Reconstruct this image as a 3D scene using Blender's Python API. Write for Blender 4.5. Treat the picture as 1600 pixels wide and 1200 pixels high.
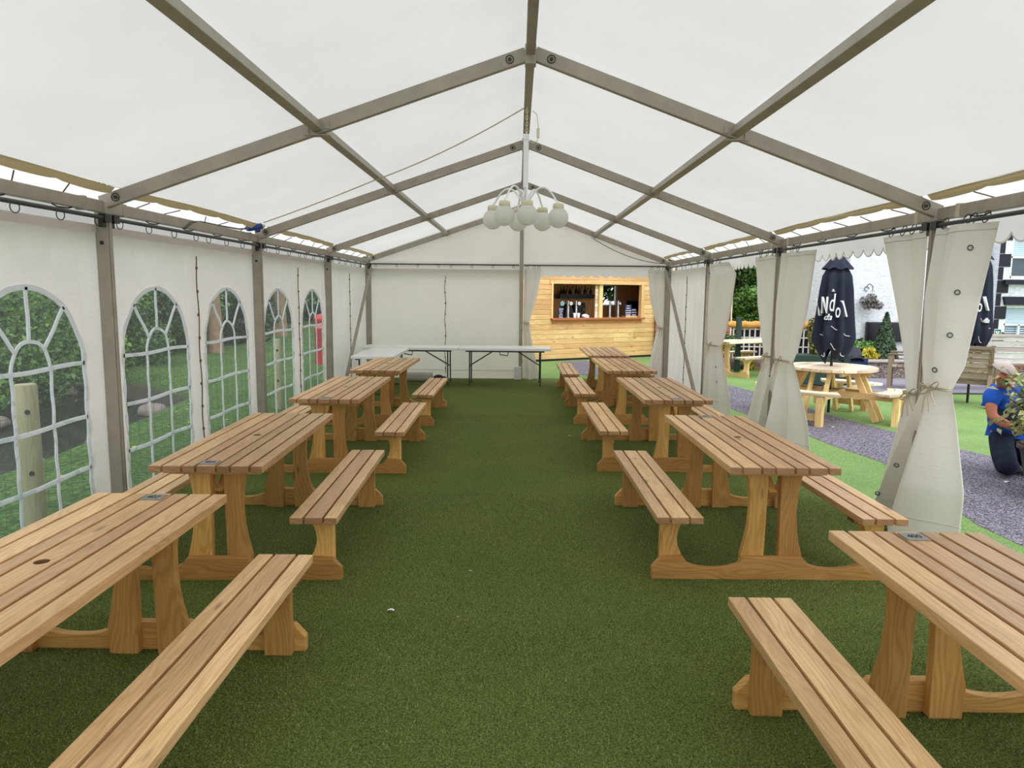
import bpy, bmesh, math, random
import numpy as np
from mathutils import Vector, Matrix, noise as mnoise

for o in list(bpy.data.objects):
    bpy.data.objects.remove(o, do_unlink=True)
SC = bpy.context.scene
COL = SC.collection
RND = random.Random(7)
PI = math.pi

# ------------------------------------------------------------------ camera
F_PX, PITCH, YAW, ROLL = 1130.0, 0.127, -0.00646, 0.00975
CAM = Vector((-0.0056, 0.0, 1.71))
_cp, _sp, _cy, _sy = math.cos(PITCH), math.sin(PITCH), math.cos(YAW), math.sin(YAW)
_f = Vector((_sy * _cp, _cy * _cp, -_sp))
_r = Vector((_cy, -_sy, 0))
_u = _r.cross(_f)
_r2 = _r * math.cos(ROLL) + _u * math.sin(ROLL)
_u2 = -_r * math.sin(ROLL) + _u * math.cos(ROLL)
cam_data = bpy.data.cameras.new('camera')
cam_data.sensor_fit = 'HORIZONTAL'
cam_data.sensor_width = 36.0
cam_data.lens = 36.0 * F_PX / 1600.0
cam_data.clip_start = 0.05
cam_data.clip_end = 300
cam = bpy.data.objects.new('camera', cam_data)
COL.objects.link(cam)
cam.matrix_world = Matrix((( _r2.x, _u2.x, -_f.x, CAM.x), (_r2.y, _u2.y, -_f.y, CAM.y),
                           (_r2.z, _u2.z, -_f.z, CAM.z), (0, 0, 0, 1)))
SC.camera = cam

# ------------------------------------------------------------------ world, sun, exposure
SKY = 1.75
world = bpy.data.worlds.new('overcast_sky')
SC.world = world
world.use_nodes = True
wn, wl = world.node_tree.nodes, world.node_tree.links
wn.clear()
w_out = wn.new('ShaderNodeOutputWorld')
w_bg = wn.new('ShaderNodeBackground')
w_tc = wn.new('ShaderNodeTexCoord')
w_sep = wn.new('ShaderNodeSeparateXYZ')
w_ramp = wn.new('ShaderNodeValToRGB')
w_ramp.color_ramp.elements[0].position = 0.0
w_ramp.color_ramp.elements[0].color = (0.79, 0.83, 0.88, 1)
w_ramp.color_ramp.elements[1].position = 0.9
w_ramp.color_ramp.elements[1].color = (1.01, 1.04, 1.09, 1)
w_bg.inputs['Strength'].default_value = SKY
wl.new(w_tc.outputs['Generated'], w_sep.inputs[0])
wl.new(w_sep.outputs['Z'], w_ramp.inputs[0])
wl.new(w_ramp.outputs[0], w_bg.inputs['Color'])
wl.new(w_bg.outputs[0], w_out.inputs['Surface'])
sun_d = bpy.data.lights.new('sun', 'SUN')
sun_d.energy = 1.6
sun_d.angle = math.radians(50)
sun_d.color = (1.0, 0.98, 0.94)
sun = bpy.data.objects.new('sun', sun_d)
COL.objects.link(sun)
sun.location = (8, -4, 14)
sun.rotation_euler = Vector((-0.38, 0.75, -1.0)).to_track_quat('-Z', 'Y').to_euler()
SC.view_settings.view_transform = 'Standard'
SC.view_settings.look = 'None'
SC.view_settings.exposure = 0.0
SC.view_settings.gamma = 1.0
SC.view_settings.use_curve_mapping = False
SC.cycles.max_bounces = 10
SC.cycles.diffuse_bounces = 5
SC.cycles.transmission_bounces = 8
SC.cycles.transparent_max_bounces = 12
SC.cycles.sample_clamp_indirect = 6.0

# ------------------------------------------------------------------ colour / node helpers
def s2l(c):
    out = []
    for v in c[:3]:
        v = v / 255.0
        out.append(v / 12.92 if v <= 0.04045 else ((v + 0.055) / 1.055) ** 2.4)
    return (out[0], out[1], out[2], 1.0)

class NT:
    """small node-tree writer"""
    def __init__(s, name):
        s.m = bpy.data.materials.new(name)
        s.m.use_nodes = True
        s.t = s.m.node_tree
        s.t.nodes.clear()
        s.out = s.n('ShaderNodeOutputMaterial')
    def n(s, typ, **kw):
        nd = s.t.nodes.new(typ)
        for k, v in kw.items():
            setattr(nd, k, v)
        return nd
    def l(s, a, b):
        s.t.links.new(a, b)
    def val(s, sock, v):
        if isinstance(v, bpy.types.NodeSocket):
            s.l(v, sock)
        else:
            sock.default_value = v
    def math(s, op, a, b=None, c=None, clamp=False):
        nd = s.n('ShaderNodeMath', operation=op, use_clamp=clamp)
        s.val(nd.inputs[0], a)
        if b is not None: s.val(nd.inputs[1], b)
        if c is not None: s.val(nd.inputs[2], c)
        return nd.outputs[0]
    def mix(s, fac, a, b, blend='MIX'):
        nd = s.n('ShaderNodeMix', data_type='RGBA', blend_type=blend)
        s.val(nd.inputs[0], fac)
        s.val(nd.inputs[6], a)
        s.val(nd.inputs[7], b)
        return nd.outputs[2]
    def noise(s, vec, scale, detail=2.0, rough=0.5, dist=0.0):
        nd = s.n('ShaderNodeTexNoise')
        if vec is not None: s.l(vec, nd.inputs['Vector'])
        nd.inputs['Scale'].default_value = scale
        nd.inputs['Detail'].default_value = detail
        nd.inputs['Roughness'].default_value = rough
        nd.inputs['Distortion'].default_value = dist
        return nd.outputs[0]
    def ramp(s, fac, stops):
        nd = s.n('ShaderNodeValToRGB')
        els = nd.color_ramp.elements
        while len(els) < len(stops): els.new(0.5)
        for e, (p, c) in zip(els, stops):
            e.position = p
            e.color = c if len(c) == 4 else (c[0], c[1], c[2], 1)
        s.l(fac, nd.inputs[0])
        return nd.outputs[0]
    def obj_coord(s):
        return s.n('ShaderNodeTexCoord').outputs['Object']
    def mapping(s, vec, scale=(1, 1, 1), loc=(0, 0, 0)):
        nd = s.n('ShaderNodeMapping')
        s.l(vec, nd.inputs[0])
        s.val(nd.inputs['Location'], loc)
        nd.inputs['Scale'].default_value = scale
        return nd.outputs[0]
    def bump(s, h, strength, dist=0.01):
        nd = s.n('ShaderNodeBump')
        nd.inputs['Strength'].default_value = strength
        nd.inputs['Distance'].default_value = dist
        s.l(h, nd.inputs['Height'])
        return nd.outputs[0]
    def principled(s, color, rough=0.6, metal=0.0, normal=None, spec=0.3, coat=0.0):
        nd = s.n('ShaderNodeBsdfPrincipled')
        s.val(nd.inputs['Base Color'], color)
        s.val(nd.inputs['Roughness'], rough)
        nd.inputs['Metallic'].default_value = metal
        nd.inputs['Specular IOR Level'].default_value = spec
        if normal is not None: s.l(normal, nd.inputs['Normal'])
        s.l(nd.outputs[0], s.out.inputs['Surface'])
        return nd

def mat_plain(name, rgb, rough=0.6, metal=0.0, spec=0.3, var=0.12, scale=14.0, bump=0.0):
    t = NT(name)
    c = s2l(rgb)
    oc = t.obj_coord()
    nz = t.noise(oc, scale, 4, 0.6)
    d = tuple(v * (1 - var) for v in c[:3]) + (1,)
    b = tuple(min(1, v * (1 + var)) for v in c[:3]) + (1,)
    col = t.ramp(nz, [(0.3, d), (0.7, b)])
    nrm = t.bump(t.noise(oc, scale * 6, 3), bump, 0.005) if bump else None
    t.principled(col, rough, metal, nrm, spec)
    return t.m

def mat_wood(name, base, dark, light, rough=0.55, knots=True, tone_amt=1.0, streak=0.35, spec=0.3, ringamt=0.6):
    """grain runs along UV u (metres); attribute 'tone' shifts each board"""
    t = NT(name)
    uv = t.n('ShaderNodeUVMap').outputs[0]
    info = t.n('ShaderNodeObjectInfo')
    sep = t.n('ShaderNodeSeparateXYZ'); t.l(uv, sep.inputs[0])
    cmb = t.n('ShaderNodeCombineXYZ')
    t.l(sep.outputs[0], cmb.inputs[0]); t.l(sep.outputs[1], cmb.inputs[1])
    t.l(t.math('MULTIPLY', info.outputs['Random'], 53.0), cmb.inputs[2])
    v = cmb.outputs[0]
    wob = t.noise(t.mapping(v, (1.1, 5.0, 1)), 1.0, 2, 0.5)
    # growth rings: distorted bands across the board
    wob2 = t.noise(t.mapping(v, (3.5, 24.0, 1)), 1.0, 2, 0.5)
    ph = t.math('ADD', t.math('MULTIPLY', sep.outputs[1], 230.0), t.math('ADD', t.math('MULTIPLY', wob, 85.0), t.math('MULTIPLY', wob2, 9.0)))
    ring = t.math('MULTIPLY_ADD', t.math('SINE', ph), 0.5, 0.5)
    ring = t.math('POWER', ring, 1.7)
    fine = t.noise(t.mapping(v, (4.5, 210.0, 1)), 1.0, 4, 0.65)
    fine = t.math('MULTIPLY_ADD', t.math('SUBTRACT', fine, 0.36), 1.9, 0.0, True)
    blot = t.noise(t.mapping(v, (1.6, 7.0, 1)), 1.0, 4, 0.6)
    col = t.mix(t.math('MULTIPLY', ring, ringamt), s2l(light), s2l(base))
    if ringamt > 0.7: col = t.mix(t.math('MULTIPLY', t.math('POWER', ring, 4.0), 0.12), col, s2l(dark))
    col = t.mix(t.math('MULTIPLY', fine, streak), col, s2l(dark))
    bl = t.ramp(blot, [(0.35, (0.82, 0.80, 0.76, 1)), (0.62, (1.1, 1.1, 1.1, 1))])
    col = t.mix(0.8, col, bl, 'MULTIPLY')
    if knots:
        vor = t.n('ShaderNodeTexVoronoi', feature='F1')
        t.l(t.mapping(v, (2.1, 8.5, 1)), vor.inputs['Vector'])
        vor.inputs['Scale'].default_value = 1.0
        k = t.ramp(vor.outputs['Distance'], [(0.05, (1, 1, 1, 1)), (0.13, (0, 0, 0, 1))])
        keep = t.math('GREATER_THAN', t.n('ShaderNodeSeparateColor').outputs[0], 0.5)
        sc_ = keep.node.inputs[0].links[0].from_node
        t.l(vor.outputs['Color'], sc_.inputs[0])
        k = t.math('MULTIPLY', k, keep)
        col = t.mix(t.math('MULTIPLY', k, 0.75), col, s2l((96, 58, 28)))
    at = t.n('ShaderNodeAttribute', attribute_name='tone')
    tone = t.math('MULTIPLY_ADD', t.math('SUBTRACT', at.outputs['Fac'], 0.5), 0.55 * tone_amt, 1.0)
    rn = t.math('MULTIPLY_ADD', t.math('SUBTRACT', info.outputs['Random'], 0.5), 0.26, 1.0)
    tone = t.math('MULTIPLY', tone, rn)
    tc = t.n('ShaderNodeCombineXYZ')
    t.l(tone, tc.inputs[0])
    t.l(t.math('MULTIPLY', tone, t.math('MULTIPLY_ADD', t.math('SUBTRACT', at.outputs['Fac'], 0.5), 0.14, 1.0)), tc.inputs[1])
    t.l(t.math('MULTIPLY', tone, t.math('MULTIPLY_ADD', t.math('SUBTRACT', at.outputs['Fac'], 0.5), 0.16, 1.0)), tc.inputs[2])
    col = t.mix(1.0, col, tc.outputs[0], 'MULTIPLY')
    nrm = t.bump(t.math('ADD', fine, t.math('MULTIPLY', ring, 0.5)), 0.18, 0.002)
    t.principled(col, rough, 0, nrm, spec)
    return t.m

def mat_fabric(name, rgb, trans=0.45, rough=0.55, wrinkle=0.35, wscale=1.4, gloss=0.06, tint=None):
    """coated tent cloth: part of the light goes through"""
    t = NT(name)
    oc = t.obj_coord()
    c = s2l(rgb)
    dirt = t.noise(oc, 0.9, 5, 0.6)
    col = t.ramp(dirt, [(0.30, tuple(v * 0.93 for v in c[:3]) + (1,)), (0.68, c)])
    big = t.noise(t.mapping(oc, (1, 1, 1.2)), wscale, 4, 0.55, 0.6)
    fine = t.noise(t.mapping(oc, (1.0, 1.0, 3.0)), wscale * 7, 3, 0.5, 0.4)
    nrm = t.bump(t.math('ADD', big, t.math('MULTIPLY', fine, 0.18)), wrinkle, 0.06)
    d = t.n('ShaderNodeBsdfDiffuse'); t.l(col, d.inputs[0]); t.l(nrm, d.inputs['Normal'])
    tr = t.n('ShaderNodeBsdfTranslucent'); t.l(nrm, tr.inputs['Normal'])
    if tint:
        t.l(t.mix(1.0, col, s2l(tint), 'MULTIPLY'), tr.inputs[0])
    else:
        t.l(col, tr.inputs[0])
    mx = t.n('ShaderNodeMixShader'); mx.inputs[0].default_value = trans
    t.l(d.outputs[0], mx.inputs[1]); t.l(tr.outputs[0], mx.inputs[2])
    g = t.n('ShaderNodeBsdfGlossy'); g.inputs['Roughness'].default_value = rough
    t.l(nrm, g.inputs['Normal'])
    m2 = t.n('ShaderNodeMixShader'); m2.inputs[0].default_value = gloss
    t.l(mx.outputs[0], m2.inputs[1]); t.l(g.outputs[0], m2.inputs[2])
    t.l(m2.outputs[0], t.out.inputs['Surface'])
    return t.m

def mat_leaf(name, dark, light, trans=0.25):
    t = NT(name)
    at = t.n('ShaderNodeAttribute', attribute_name='tone')
    col = t.ramp(at.outputs['Fac'], [(0.05, s2l(dark)), (0.95, s2l(light))])
    d = t.n('ShaderNodeBsdfDiffuse'); t.l(col, d.inputs[0])
    tr = t.n('ShaderNodeBsdfTranslucent'); t.l(col, tr.inputs[0])
    mx = t.n('ShaderNodeMixShader'); mx.inputs[0].default_value = trans
    t.l(d.outputs[0], mx.inputs[1]); t.l(tr.outputs[0], mx.inputs[2])
    g = t.n('ShaderNodeBsdfGlossy'); g.inputs['Roughness'].default_value = 0.45
    m2 = t.n('ShaderNodeMixShader'); m2.inputs[0].default_value = 0.05
    t.l(mx.outputs[0], m2.inputs[1]); t.l(g.outputs[0], m2.inputs[2])
    t.l(m2.outputs[0], t.out.inputs['Surface'])
    return t.m

# ------------------------------------------------------------------ mesh builder
class MB:
    def __init__(s):
        s.v, s.f, s.uv, s.tone = [], [], [], []
        s.sm = []
    def add(s, verts, faces, uvs=None, tone=0.5, smooth=False):
        o = len(s.v)
        s.v += [tuple(p) for p in verts]
        for i, fc in enumerate(faces):
            s.f.append([o + k for k in fc])
            s.uv.append(uvs[i] if uvs else [(0, 0)] * len(fc))
            s.tone.append(tone)
            s.sm.append(smooth)
        return s
    def box(s, c, d, g=0, M=None, tone=None):
        """centre, full size, grain axis"""
        x, y, z = d[0] / 2, d[1] / 2, d[2] / 2
        P = [(-x, -y, -z), (x, -y, -z), (x, y, -z), (-x, y, -z), (-x, -y, z), (x, -y, z), (x, y, z), (-x, y, z)]
        F = [(0, 3, 2, 1), (4, 5, 6, 7), (0, 1, 5, 4), (1, 2, 6, 5), (2, 3, 7, 6), (3, 0, 4, 7)]
        nax = [2, 2, 1, 0, 1, 0]
        ou, ov = RND.uniform(0, 40), RND.uniform(0, 40)
        U = []
        for fc, na in zip(F, nax):
            if na == g:
                a, b = [k for k in range(3) if k != g]
                U.append([(P[k][a] * 0.3 + ou, P[k][b] + P[k][a] * .3 + ov) for k in fc])
            else:
                b = [k for k in range(3) if k not in (g, na)][0]
                U.append([(P[k][g] + ou, P[k][b] + P[k][na] + ov) for k in fc])
        if M is not None:
            P = [M @ Vector(p) for p in P]
        P = [(p[0] + c[0], p[1] + c[1], p[2] + c[2]) for p in P]
        tv = RND.random() if tone is None else tone
        s.add(P, F, U, tv, False)
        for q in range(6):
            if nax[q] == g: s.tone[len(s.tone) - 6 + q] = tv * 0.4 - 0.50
            elif g == 1 and nax[q] == 0: s.tone[len(s.tone) - 6 + q] = tv * 0.8 - 0.12  # plank sides toned darker: the weaker light they catch is put into the colour
        return s
    def beam(s, a, b, w, h, up=(0, 0, 1), tone=None):
        """box from a to b; w across, h along up"""
        a, b = Vector(a), Vector(b)
        d = b - a
        L = d.length
        X = d.normalized()
        Z = Vector(up)
        Z = (Z - X * Z.dot(X)).normalized()
        Y = Z.cross(X)
        M = Matrix((X, Y, Z)).transposed()
        return s.box((a + b) / 2, (L, w, h), 0, M, tone)
    def prism(s, poly, fn, t0, t1, gdir=(1, 0), tone=None, skip=()):
        """poly: 2D outline; fn(u,v,t)->3D; extruded from t0 to t1; gdir grain in 2D"""
        n = len(poly)
        ou, ov = RND.uniform(0, 40), RND.uniform(0, 40)
        gx, gy = gdir
        def uvp(p, t=0.0):
            return (p[0] * gx + p[1] * gy + ou, -p[0] * gy + p[1] * gx + t + ov)
        V = [fn(p[0], p[1], t0) for p in poly] + [fn(p[0], p[1], t1) for p in poly]
        F = [list(range(n))[::-1], list(range(n, 2 * n))]
        U = [[uvp(poly[k]) for k in range(n)][::-1], [uvp(poly[k]) for k in range(n)]]
        for k in range(n):
            if k in skip: continue
            j = (k + 1) % n
            F.append([k, j, n + j, n + k])
            U.append([uvp(poly[k]), uvp(poly[j]), uvp(poly[j], t1 - t0), uvp(poly[k], t1 - t0)])
        return s.add(V, F, U, RND.random() if tone is None else tone)
    def tube(s, pts, r, n=8, closed=False, caps=True, smooth=True, tone=0.5):
        pts = [Vector(p) for p in pts]
        m = len(pts)
        rr = r if isinstance(r, (list, tuple)) else [r] * m
        rings = []
        prev = None
        for i in range(m):
            if closed:
                T = pts[(i + 1) % m] - pts[(i - 1) % m]
            else:
                T = pts[min(i + 1, m - 1)] - pts[max(i - 1, 0)]
            if T.length < 1e-9: T = Vector((0, 0, 1))
            T.normalize()
            if prev is None:
                ref = Vector((0, 0, 1)) if abs(T.z) < 0.9 else Vector((1, 0, 0))
                N = (ref - T * ref.dot(T)).normalized()
            else:
                N = prev - T * prev.dot(T)
                N = N.normalized() if N.length > 1e-6 else T.orthogonal().normalized()
            prev = N
            B = T.cross(N)
            rings.append([pts[i] + (N * math.cos(2 * PI * k / n) + B * math.sin(2 * PI * k / n)) * rr[i] for k in range(n)])
        V = [p for rg in rings for p in rg]
        F, U = [], []
        lim = m if closed else m - 1
        for i in range(lim):
            i2 = (i + 1) % m
            for k in range(n):
                k2 = (k + 1) % n
                F.append([i * n + k, i * n + k2, i2 * n + k2, i2 * n + k])
                U.append([(i * .05, k / n * .1), (i * .05, (k + 1) / n * .1), ((i + 1) * .05, (k + 1) / n * .1), ((i + 1) * .05, k / n * .1)])
        s.add(V, F, U, tone, smooth)
        if caps and not closed:
            s.add(rings[0], [list(range(n))[::-1]], None, tone)
            s.add(rings[-1], [list(range(n))], None, tone)
        return s
    def lathe(s, prof, n=20, c=(0, 0, 0), smooth=True, tone=0.5, caps=True):
        V, F, U = [], [], []
        for r, z in prof:
            for k in range(n):
                a = 2 * PI * k / n
                V.append((c[0] + r * math.cos(a), c[1] + r * math.sin(a), c[2] + z))
        for i in range(len(prof) - 1):
            for k in range(n):
                k2 = (k + 1) % n
                F.append([i * n + k, i * n + k2, (i + 1) * n + k2, (i + 1) * n + k])
                U.append([(prof[i][1], k / n), (prof[i][1], (k + 1) / n), (prof[i + 1][1], (k + 1) / n), (prof[i + 1][1], k / n)])
        s.add(V, F, U, tone, smooth)
        if caps:
            m = len(prof) - 1
            if prof[0][0] > 1e-4: s.add([V[k] for k in range(n)], [list(range(n))[::-1]], None, tone)
            if prof[m][0] > 1e-4: s.add([V[m * n + k] for k in range(n)], [list(range(n))], None, tone)
        return s
    def ball(s, c, r, n=14, m=9, tone=0.5):
        rx, ry, rz = r if isinstance(r, (list, tuple)) else (r, r, r)
        V, F = [], []
        for i in range(m + 1):
            th = PI * i / m
            for k in range(n):
                a = 2 * PI * k / n
                V.append((c[0] + rx * math.sin(th) * math.cos(a), c[1] + ry * math.sin(th) * math.sin(a), c[2] - rz * math.cos(th)))
        for i in range(m):
            for k in range(n):
                k2 = (k + 1) % n
                F.append([i * n + k, i * n + k2, (i + 1) * n + k2, (i + 1) * n + k])
        return s.add(V, F, None, tone, True)
    def grid(s, fn, nu, nv, smooth=True, tone=0.5, uvs=1.0):
        V = [fn(i / nu, j / nv) for j in range(nv + 1) for i in range(nu + 1)]
        F, U = [], []
        for j in range(nv):
            for i in range(nu):
                a = j * (nu + 1) + i
                F.append([a, a + 1, a + nu + 2, a + nu + 1])
                U.append([(i / nu * uvs, j / nv * uvs), ((i + 1) / nu * uvs, j / nv * uvs), ((i + 1) / nu * uvs, (j + 1) / nv * uvs), (i / nu * uvs, (j + 1) / nv * uvs)])
        return s.add(V, F, U, tone, smooth)
    def mesh(s, name, off=(0, 0, 0), M=None):
        me = bpy.data.meshes.new(name)
        V = s.v
        if M is not None:
            V = [tuple(M @ Vector(p)) for p in V]
        if off != (0, 0, 0):
            V = [(p[0] - off[0], p[1] - off[1], p[2] - off[2]) for p in V]
        me.from_pydata(V, [], s.f)
        uvl = me.uv_layers.new(name='UVMap')
        flat = [c for fu in s.uv for p in fu for c in p]
        uvl.data.foreach_set('uv', flat)
        at = me.attributes.new('tone', 'FLOAT', 'FACE')
        at.data.foreach_set('value', s.tone)
        me.polygons.foreach_set('use_smooth', s.sm)
        me.validate()
        me.update()
        return me

def place(name, me, mat, parent=None, bevel=0.0, segs=2):
    o = bpy.data.objects.new(name, me)
    COL.objects.link(o)
    if mat is not None and not me.materials:
        me.materials.append(mat)
    if parent is not None:
        o.parent = parent
    if bevel:
        b = o.modifiers.new('bevel', 'BEVEL')
        b.width = bevel; b.segments = segs; b.limit_method = 'ANGLE'; b.angle_limit = math.radians(40)
        b.harden_normals = False
    return o

def part(name, mb, mat, parent, world=True, bevel=0.0, label=None, kind=None):
    """a part; world=True: coordinates are in the scene, parent is not rotated"""
    off = (0, 0, 0)
    if world and parent is not None:
        root = parent
        off = Vector((0, 0, 0))
        while root is not None:
            off += root.location
            root = root.parent
        off = tuple(off)
    o = place(name, mb.mesh(name, off), mat, parent, bevel)
    if label: o['label'] = label
    if kind: o['kind'] = kind
    return o

def thing(name, label, cat, loc=(0, 0, 0), rotz=0.0, group=None):
    o = bpy.data.objects.new(name, None)
    COL.objects.link(o)
    o.empty_display_size = 0.1
    o.location = loc
    o.rotation_euler = (0, 0, rotz)
    o['label'] = label
    o['category'] = cat
    if group: o['group'] = group
    return o

def single(name, mb, mat, label, cat, loc=None, bevel=0.0, group=None, kind=None, rotz=0.0):
    """a thing that is one mesh; mb in scene coordinates unless rotz, origin put at loc"""
    off = tuple(loc) if loc is not None else (0, 0, 0)
    o = place(name, mb.mesh(name, off if not rotz else (0, 0, 0)), mat, None, bevel)
    o.location = off
    o.rotation_euler = (0, 0, rotz)
    if label: o['label'] = label
    if cat: o['category'] = cat
    if group: o['group'] = group
    if kind: o['kind'] = kind
    return o

def struct(name, mb, mat, parent=None, bevel=0.0):
    o = part(name, mb, mat, parent, True, bevel)
    if parent is None: o['kind'] = 'structure'
    return o

def struct_root(name, loc=(0, 0, 0)):
    o = bpy.data.objects.new(name, None)
    COL.objects.link(o)
    o.location = loc
    o['kind'] = 'structure'
    return o

def copy_tree(o, parent=None):
    c = o.copy()
    COL.objects.link(c)
    if parent is not None: c.parent = parent
    for ch in list(o.children):
        copy_tree(ch, c)
    return c

def text_mesh(txt, size, extrude=0.002, align='CENTER', shear=0.0):
    cu = bpy.data.curves.new('lettering', 'FONT')
    cu.body = txt
    cu.size = size
    cu.extrude = extrude
    cu.align_x = align
    cu.align_y = 'CENTER'
    cu.shear = shear
    cu.resolution_u = 3
    ob = bpy.data.objects.new('lettering', cu)
    COL.objects.link(ob)
    dg = bpy.context.evaluated_depsgraph_get()
    me = bpy.data.meshes.new_from_object(ob.evaluated_get(dg))
    bpy.data.objects.remove(ob, do_unlink=True)
    bpy.data.curves.remove(cu)
    return me

def lettering(name, txt, size, M, mat, parent, shear=0.0, extrude=0.002):
    """text in its local XY plane, moved by matrix M (in the parent's space)"""
    me = text_mesh(txt, size, extrude, shear=shear)
    me.transform(M)
    me.materials.clear()
    me.materials.append(mat)
    return place(name, me, None, parent)

# ------------------------------------------------------------------ materials
M_WOOD = mat_wood('oiled_larch', (204, 154, 100), (108, 64, 32), (232, 190, 138), rough=0.40, spec=0.55, streak=0.5, ringamt=0.45)
M_WOODLEG = mat_wood('golden_larch', (180, 128, 62), (112, 70, 28), (206, 158, 90), streak=0.38, ringamt=0.6)
M_PINE = mat_wood('fresh_pine', (222, 178, 110), (186, 132, 66), (238, 206, 148), streak=0.22)
M_PINETOP = mat_wood('pale_pine', (226, 204, 170), (190, 160, 122), (240, 226, 200), streak=0.25)
M_CLAD = mat_wood('pine_cladding', (230, 180, 112), (190, 130, 70), (242, 204, 146), streak=0.2, tone_amt=0.28)
M_GREYWOOD = mat_wood('weathered_wood', (128, 106, 88), (84, 66, 54), (166, 148, 130), streak=0.45, knots=False)
M_LILACWOOD = mat_wood('silvered_boards', (172, 160, 158), (120, 106, 104), (206, 198, 198), streak=0.4, knots=False)
M_POSTWOOD = mat_wood('treated_post', (160, 150, 116), (110, 100, 72), (188, 180, 146), streak=0.3, knots=False)
M_REDWOOD = mat_wood('red_brown_boards', (140, 88, 70), (92, 54, 44), (168, 112, 92), streak=0.3, knots=False)
M_DARKWOOD = mat_wood('hut_interior_wood', (190, 128, 74), (130, 80, 40), (214, 156, 98), streak=0.3)
M_ALU = mat_plain('weathered_aluminium', (163, 156, 141), 0.5, 0.25, 0.4, 0.10, 7.0, 0.05)
M_BOLT = mat_plain('dark_steel', (62, 58, 54), 0.45, 0.6, 0.4)
M_PIPE = mat_plain('dark_grey_pipe', (70, 70, 70), 0.5, 0.2, 0.4)
M_ROOF = mat_fabric('roof_cloth', (240, 239, 237), 0.37, 0.5, 0.32, 0.9, 0.03)
M_FLAP = mat_fabric('thin_eave_cloth', (242, 243, 244), 0.58, 0.5, 0.25, 1.2, 0.03)
M_SHEET = mat_fabric('sidewall_cloth', (242, 239, 236), 0.48, 0.5, 0.45, 1.6, 0.03, (255, 250, 244))
M_CURT = mat_fabric('curtain_cloth', (242, 240, 234), 0.21, 0.4, 0.14, 1.6, 0.06, (255, 246, 232))
M_HEM = mat_fabric('tan_hem_cloth', (196, 180, 140), 0.18, 0.6, 0.30, 4.0, 0.02)
M_CORD = mat_plain('cream_cord', (196, 186, 164), 0.8)
M_LACE = mat_plain('brown_lace', (120, 96, 70), 0.8)
M_WHITEP = mat_plain('white_plastic', (246, 246, 248), 0.35, 0, 0.5, 0.03)
M_CREAM = mat_plain('cream_plastic', (226, 220, 190), 0.45, 0, 0.4, 0.04)
M_DGREY = mat_plain('dark_grey_metal', (66, 68, 70), 0.45, 0.3, 0.4)
M_BLACK = mat_plain('black_plastic', (24, 24, 26), 0.4, 0, 0.5)
M_BLUE = mat_plain('blue_plastic', (24, 66, 138), 0.35, 0, 0.5)
M_TAPE = mat_fabric('window_tape', (250, 251, 254), 0.55, 0.4, 0.0, 1.0, 0.06)
M_PLATE = mat_plain('grey_plate', (150, 150, 148), 0.4, 0.4, 0.5, 0.15, 60)

def make_turf(name, a, b, c, bumpy=0.8):
    t = NT(name)
    oc = t.obj_coord()
    n1 = t.noise(oc, 95.0, 3, 0.7)
    n2 = t.noise(oc, 1.3, 4, 0.6)
    col = t.ramp(n1, [(0.30, s2l(a)), (0.52, s2l(b)), (0.74, s2l(c))])
    tint = t.ramp(n2, [(0.3, (0.86, 0.90, 0.86, 1)), (0.7, (1.10, 1.06, 1.0, 1))])
    col = t.mix(1.0, col, tint, 'MULTIPLY')
    nrm = t.bump(n1, bumpy, 0.02)
    t.principled(col, 0.85, 0, nrm, 0.15)
    return t.m
M_TURF = make_turf('artificial_turf', (56, 70, 28), (104, 120, 56), (150, 162, 96))
M_LAWN = make_turf('sunlit_lawn_turf', (88, 120, 68), (128, 160, 96), (170, 194, 136), 0.5)  # lighter copy of the turf, with the outdoor brightness put into its colour

def make_rubber():
    t = NT('rubber_crumb_path')
    oc = t.obj_coord()
    v = t.n('ShaderNodeTexVoronoi', feature='F1'); t.l(oc, v.inputs['Vector']); v.inputs['Scale'].default_value = 85
    n2 = t.noise(oc, 2.0, 3)
    col = t.ramp(v.outputs['Color'], [(0.15, s2l((66, 62, 70))), (0.55, s2l((118, 112, 124))), (0.95, s2l((178, 172, 186)))])
    tint = t.ramp(n2, [(0.3, (0.9, 0.9, 0.9, 1)), (0.7, (1.06, 1.05, 1.08, 1))])
    col = t.mix(1.0, col, tint, 'MULTIPLY')
    t.principled(col, 0.8, 0, t.bump(v.outputs['Distance'], 0.6, 0.01), 0.25)
    return t.m
M_RUBBER = make_rubber()

# ------------------------------------------------------------------ ground
GX0, GX1, GY0, GY1 = -3.3, 16.0, -3.0, 30.0
path_main = [(3.22, 10.55), (3.55, 8.74), (3.60, 8.11), (3.76, 7.34), (3.62, 6.2), (3.47, 5.27), (3.52, 4.4), (3.7, 2.5), (3.8, -3.0),
             (7.5, -3.0), (7.0, 2.5), (6.1, 5.5), (5.134, 7.58), (4.956, 8.08), (4.747, 9.01), (4.484, 10.18), (4.24, 12.44), (3.95, 13.7),
             (3.3, 14.9), (2.45, 15.6), (1.85, 16.4), (1.75, 18.25), (1.2, 17.8), (1.0, 17.4), (0.9, 16.2), (1.37, 14.9), (2.2, 14.2), (2.95, 12.8)]
mb = MB()
mb.add([(GX0, GY0, 0), (GX1, GY0, 0), (GX1, GY1, 0), (GX0, GY1, 0)], [(0, 1, 2, 3)])
struct('floor', mb, M_TURF)
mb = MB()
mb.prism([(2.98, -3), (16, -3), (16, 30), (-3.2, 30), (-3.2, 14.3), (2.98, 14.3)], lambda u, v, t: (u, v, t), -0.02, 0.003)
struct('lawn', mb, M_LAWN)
mb = MB()
mb.prism(path_main, lambda u, v, t: (u, v, t), -0.02, 0.006)
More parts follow.
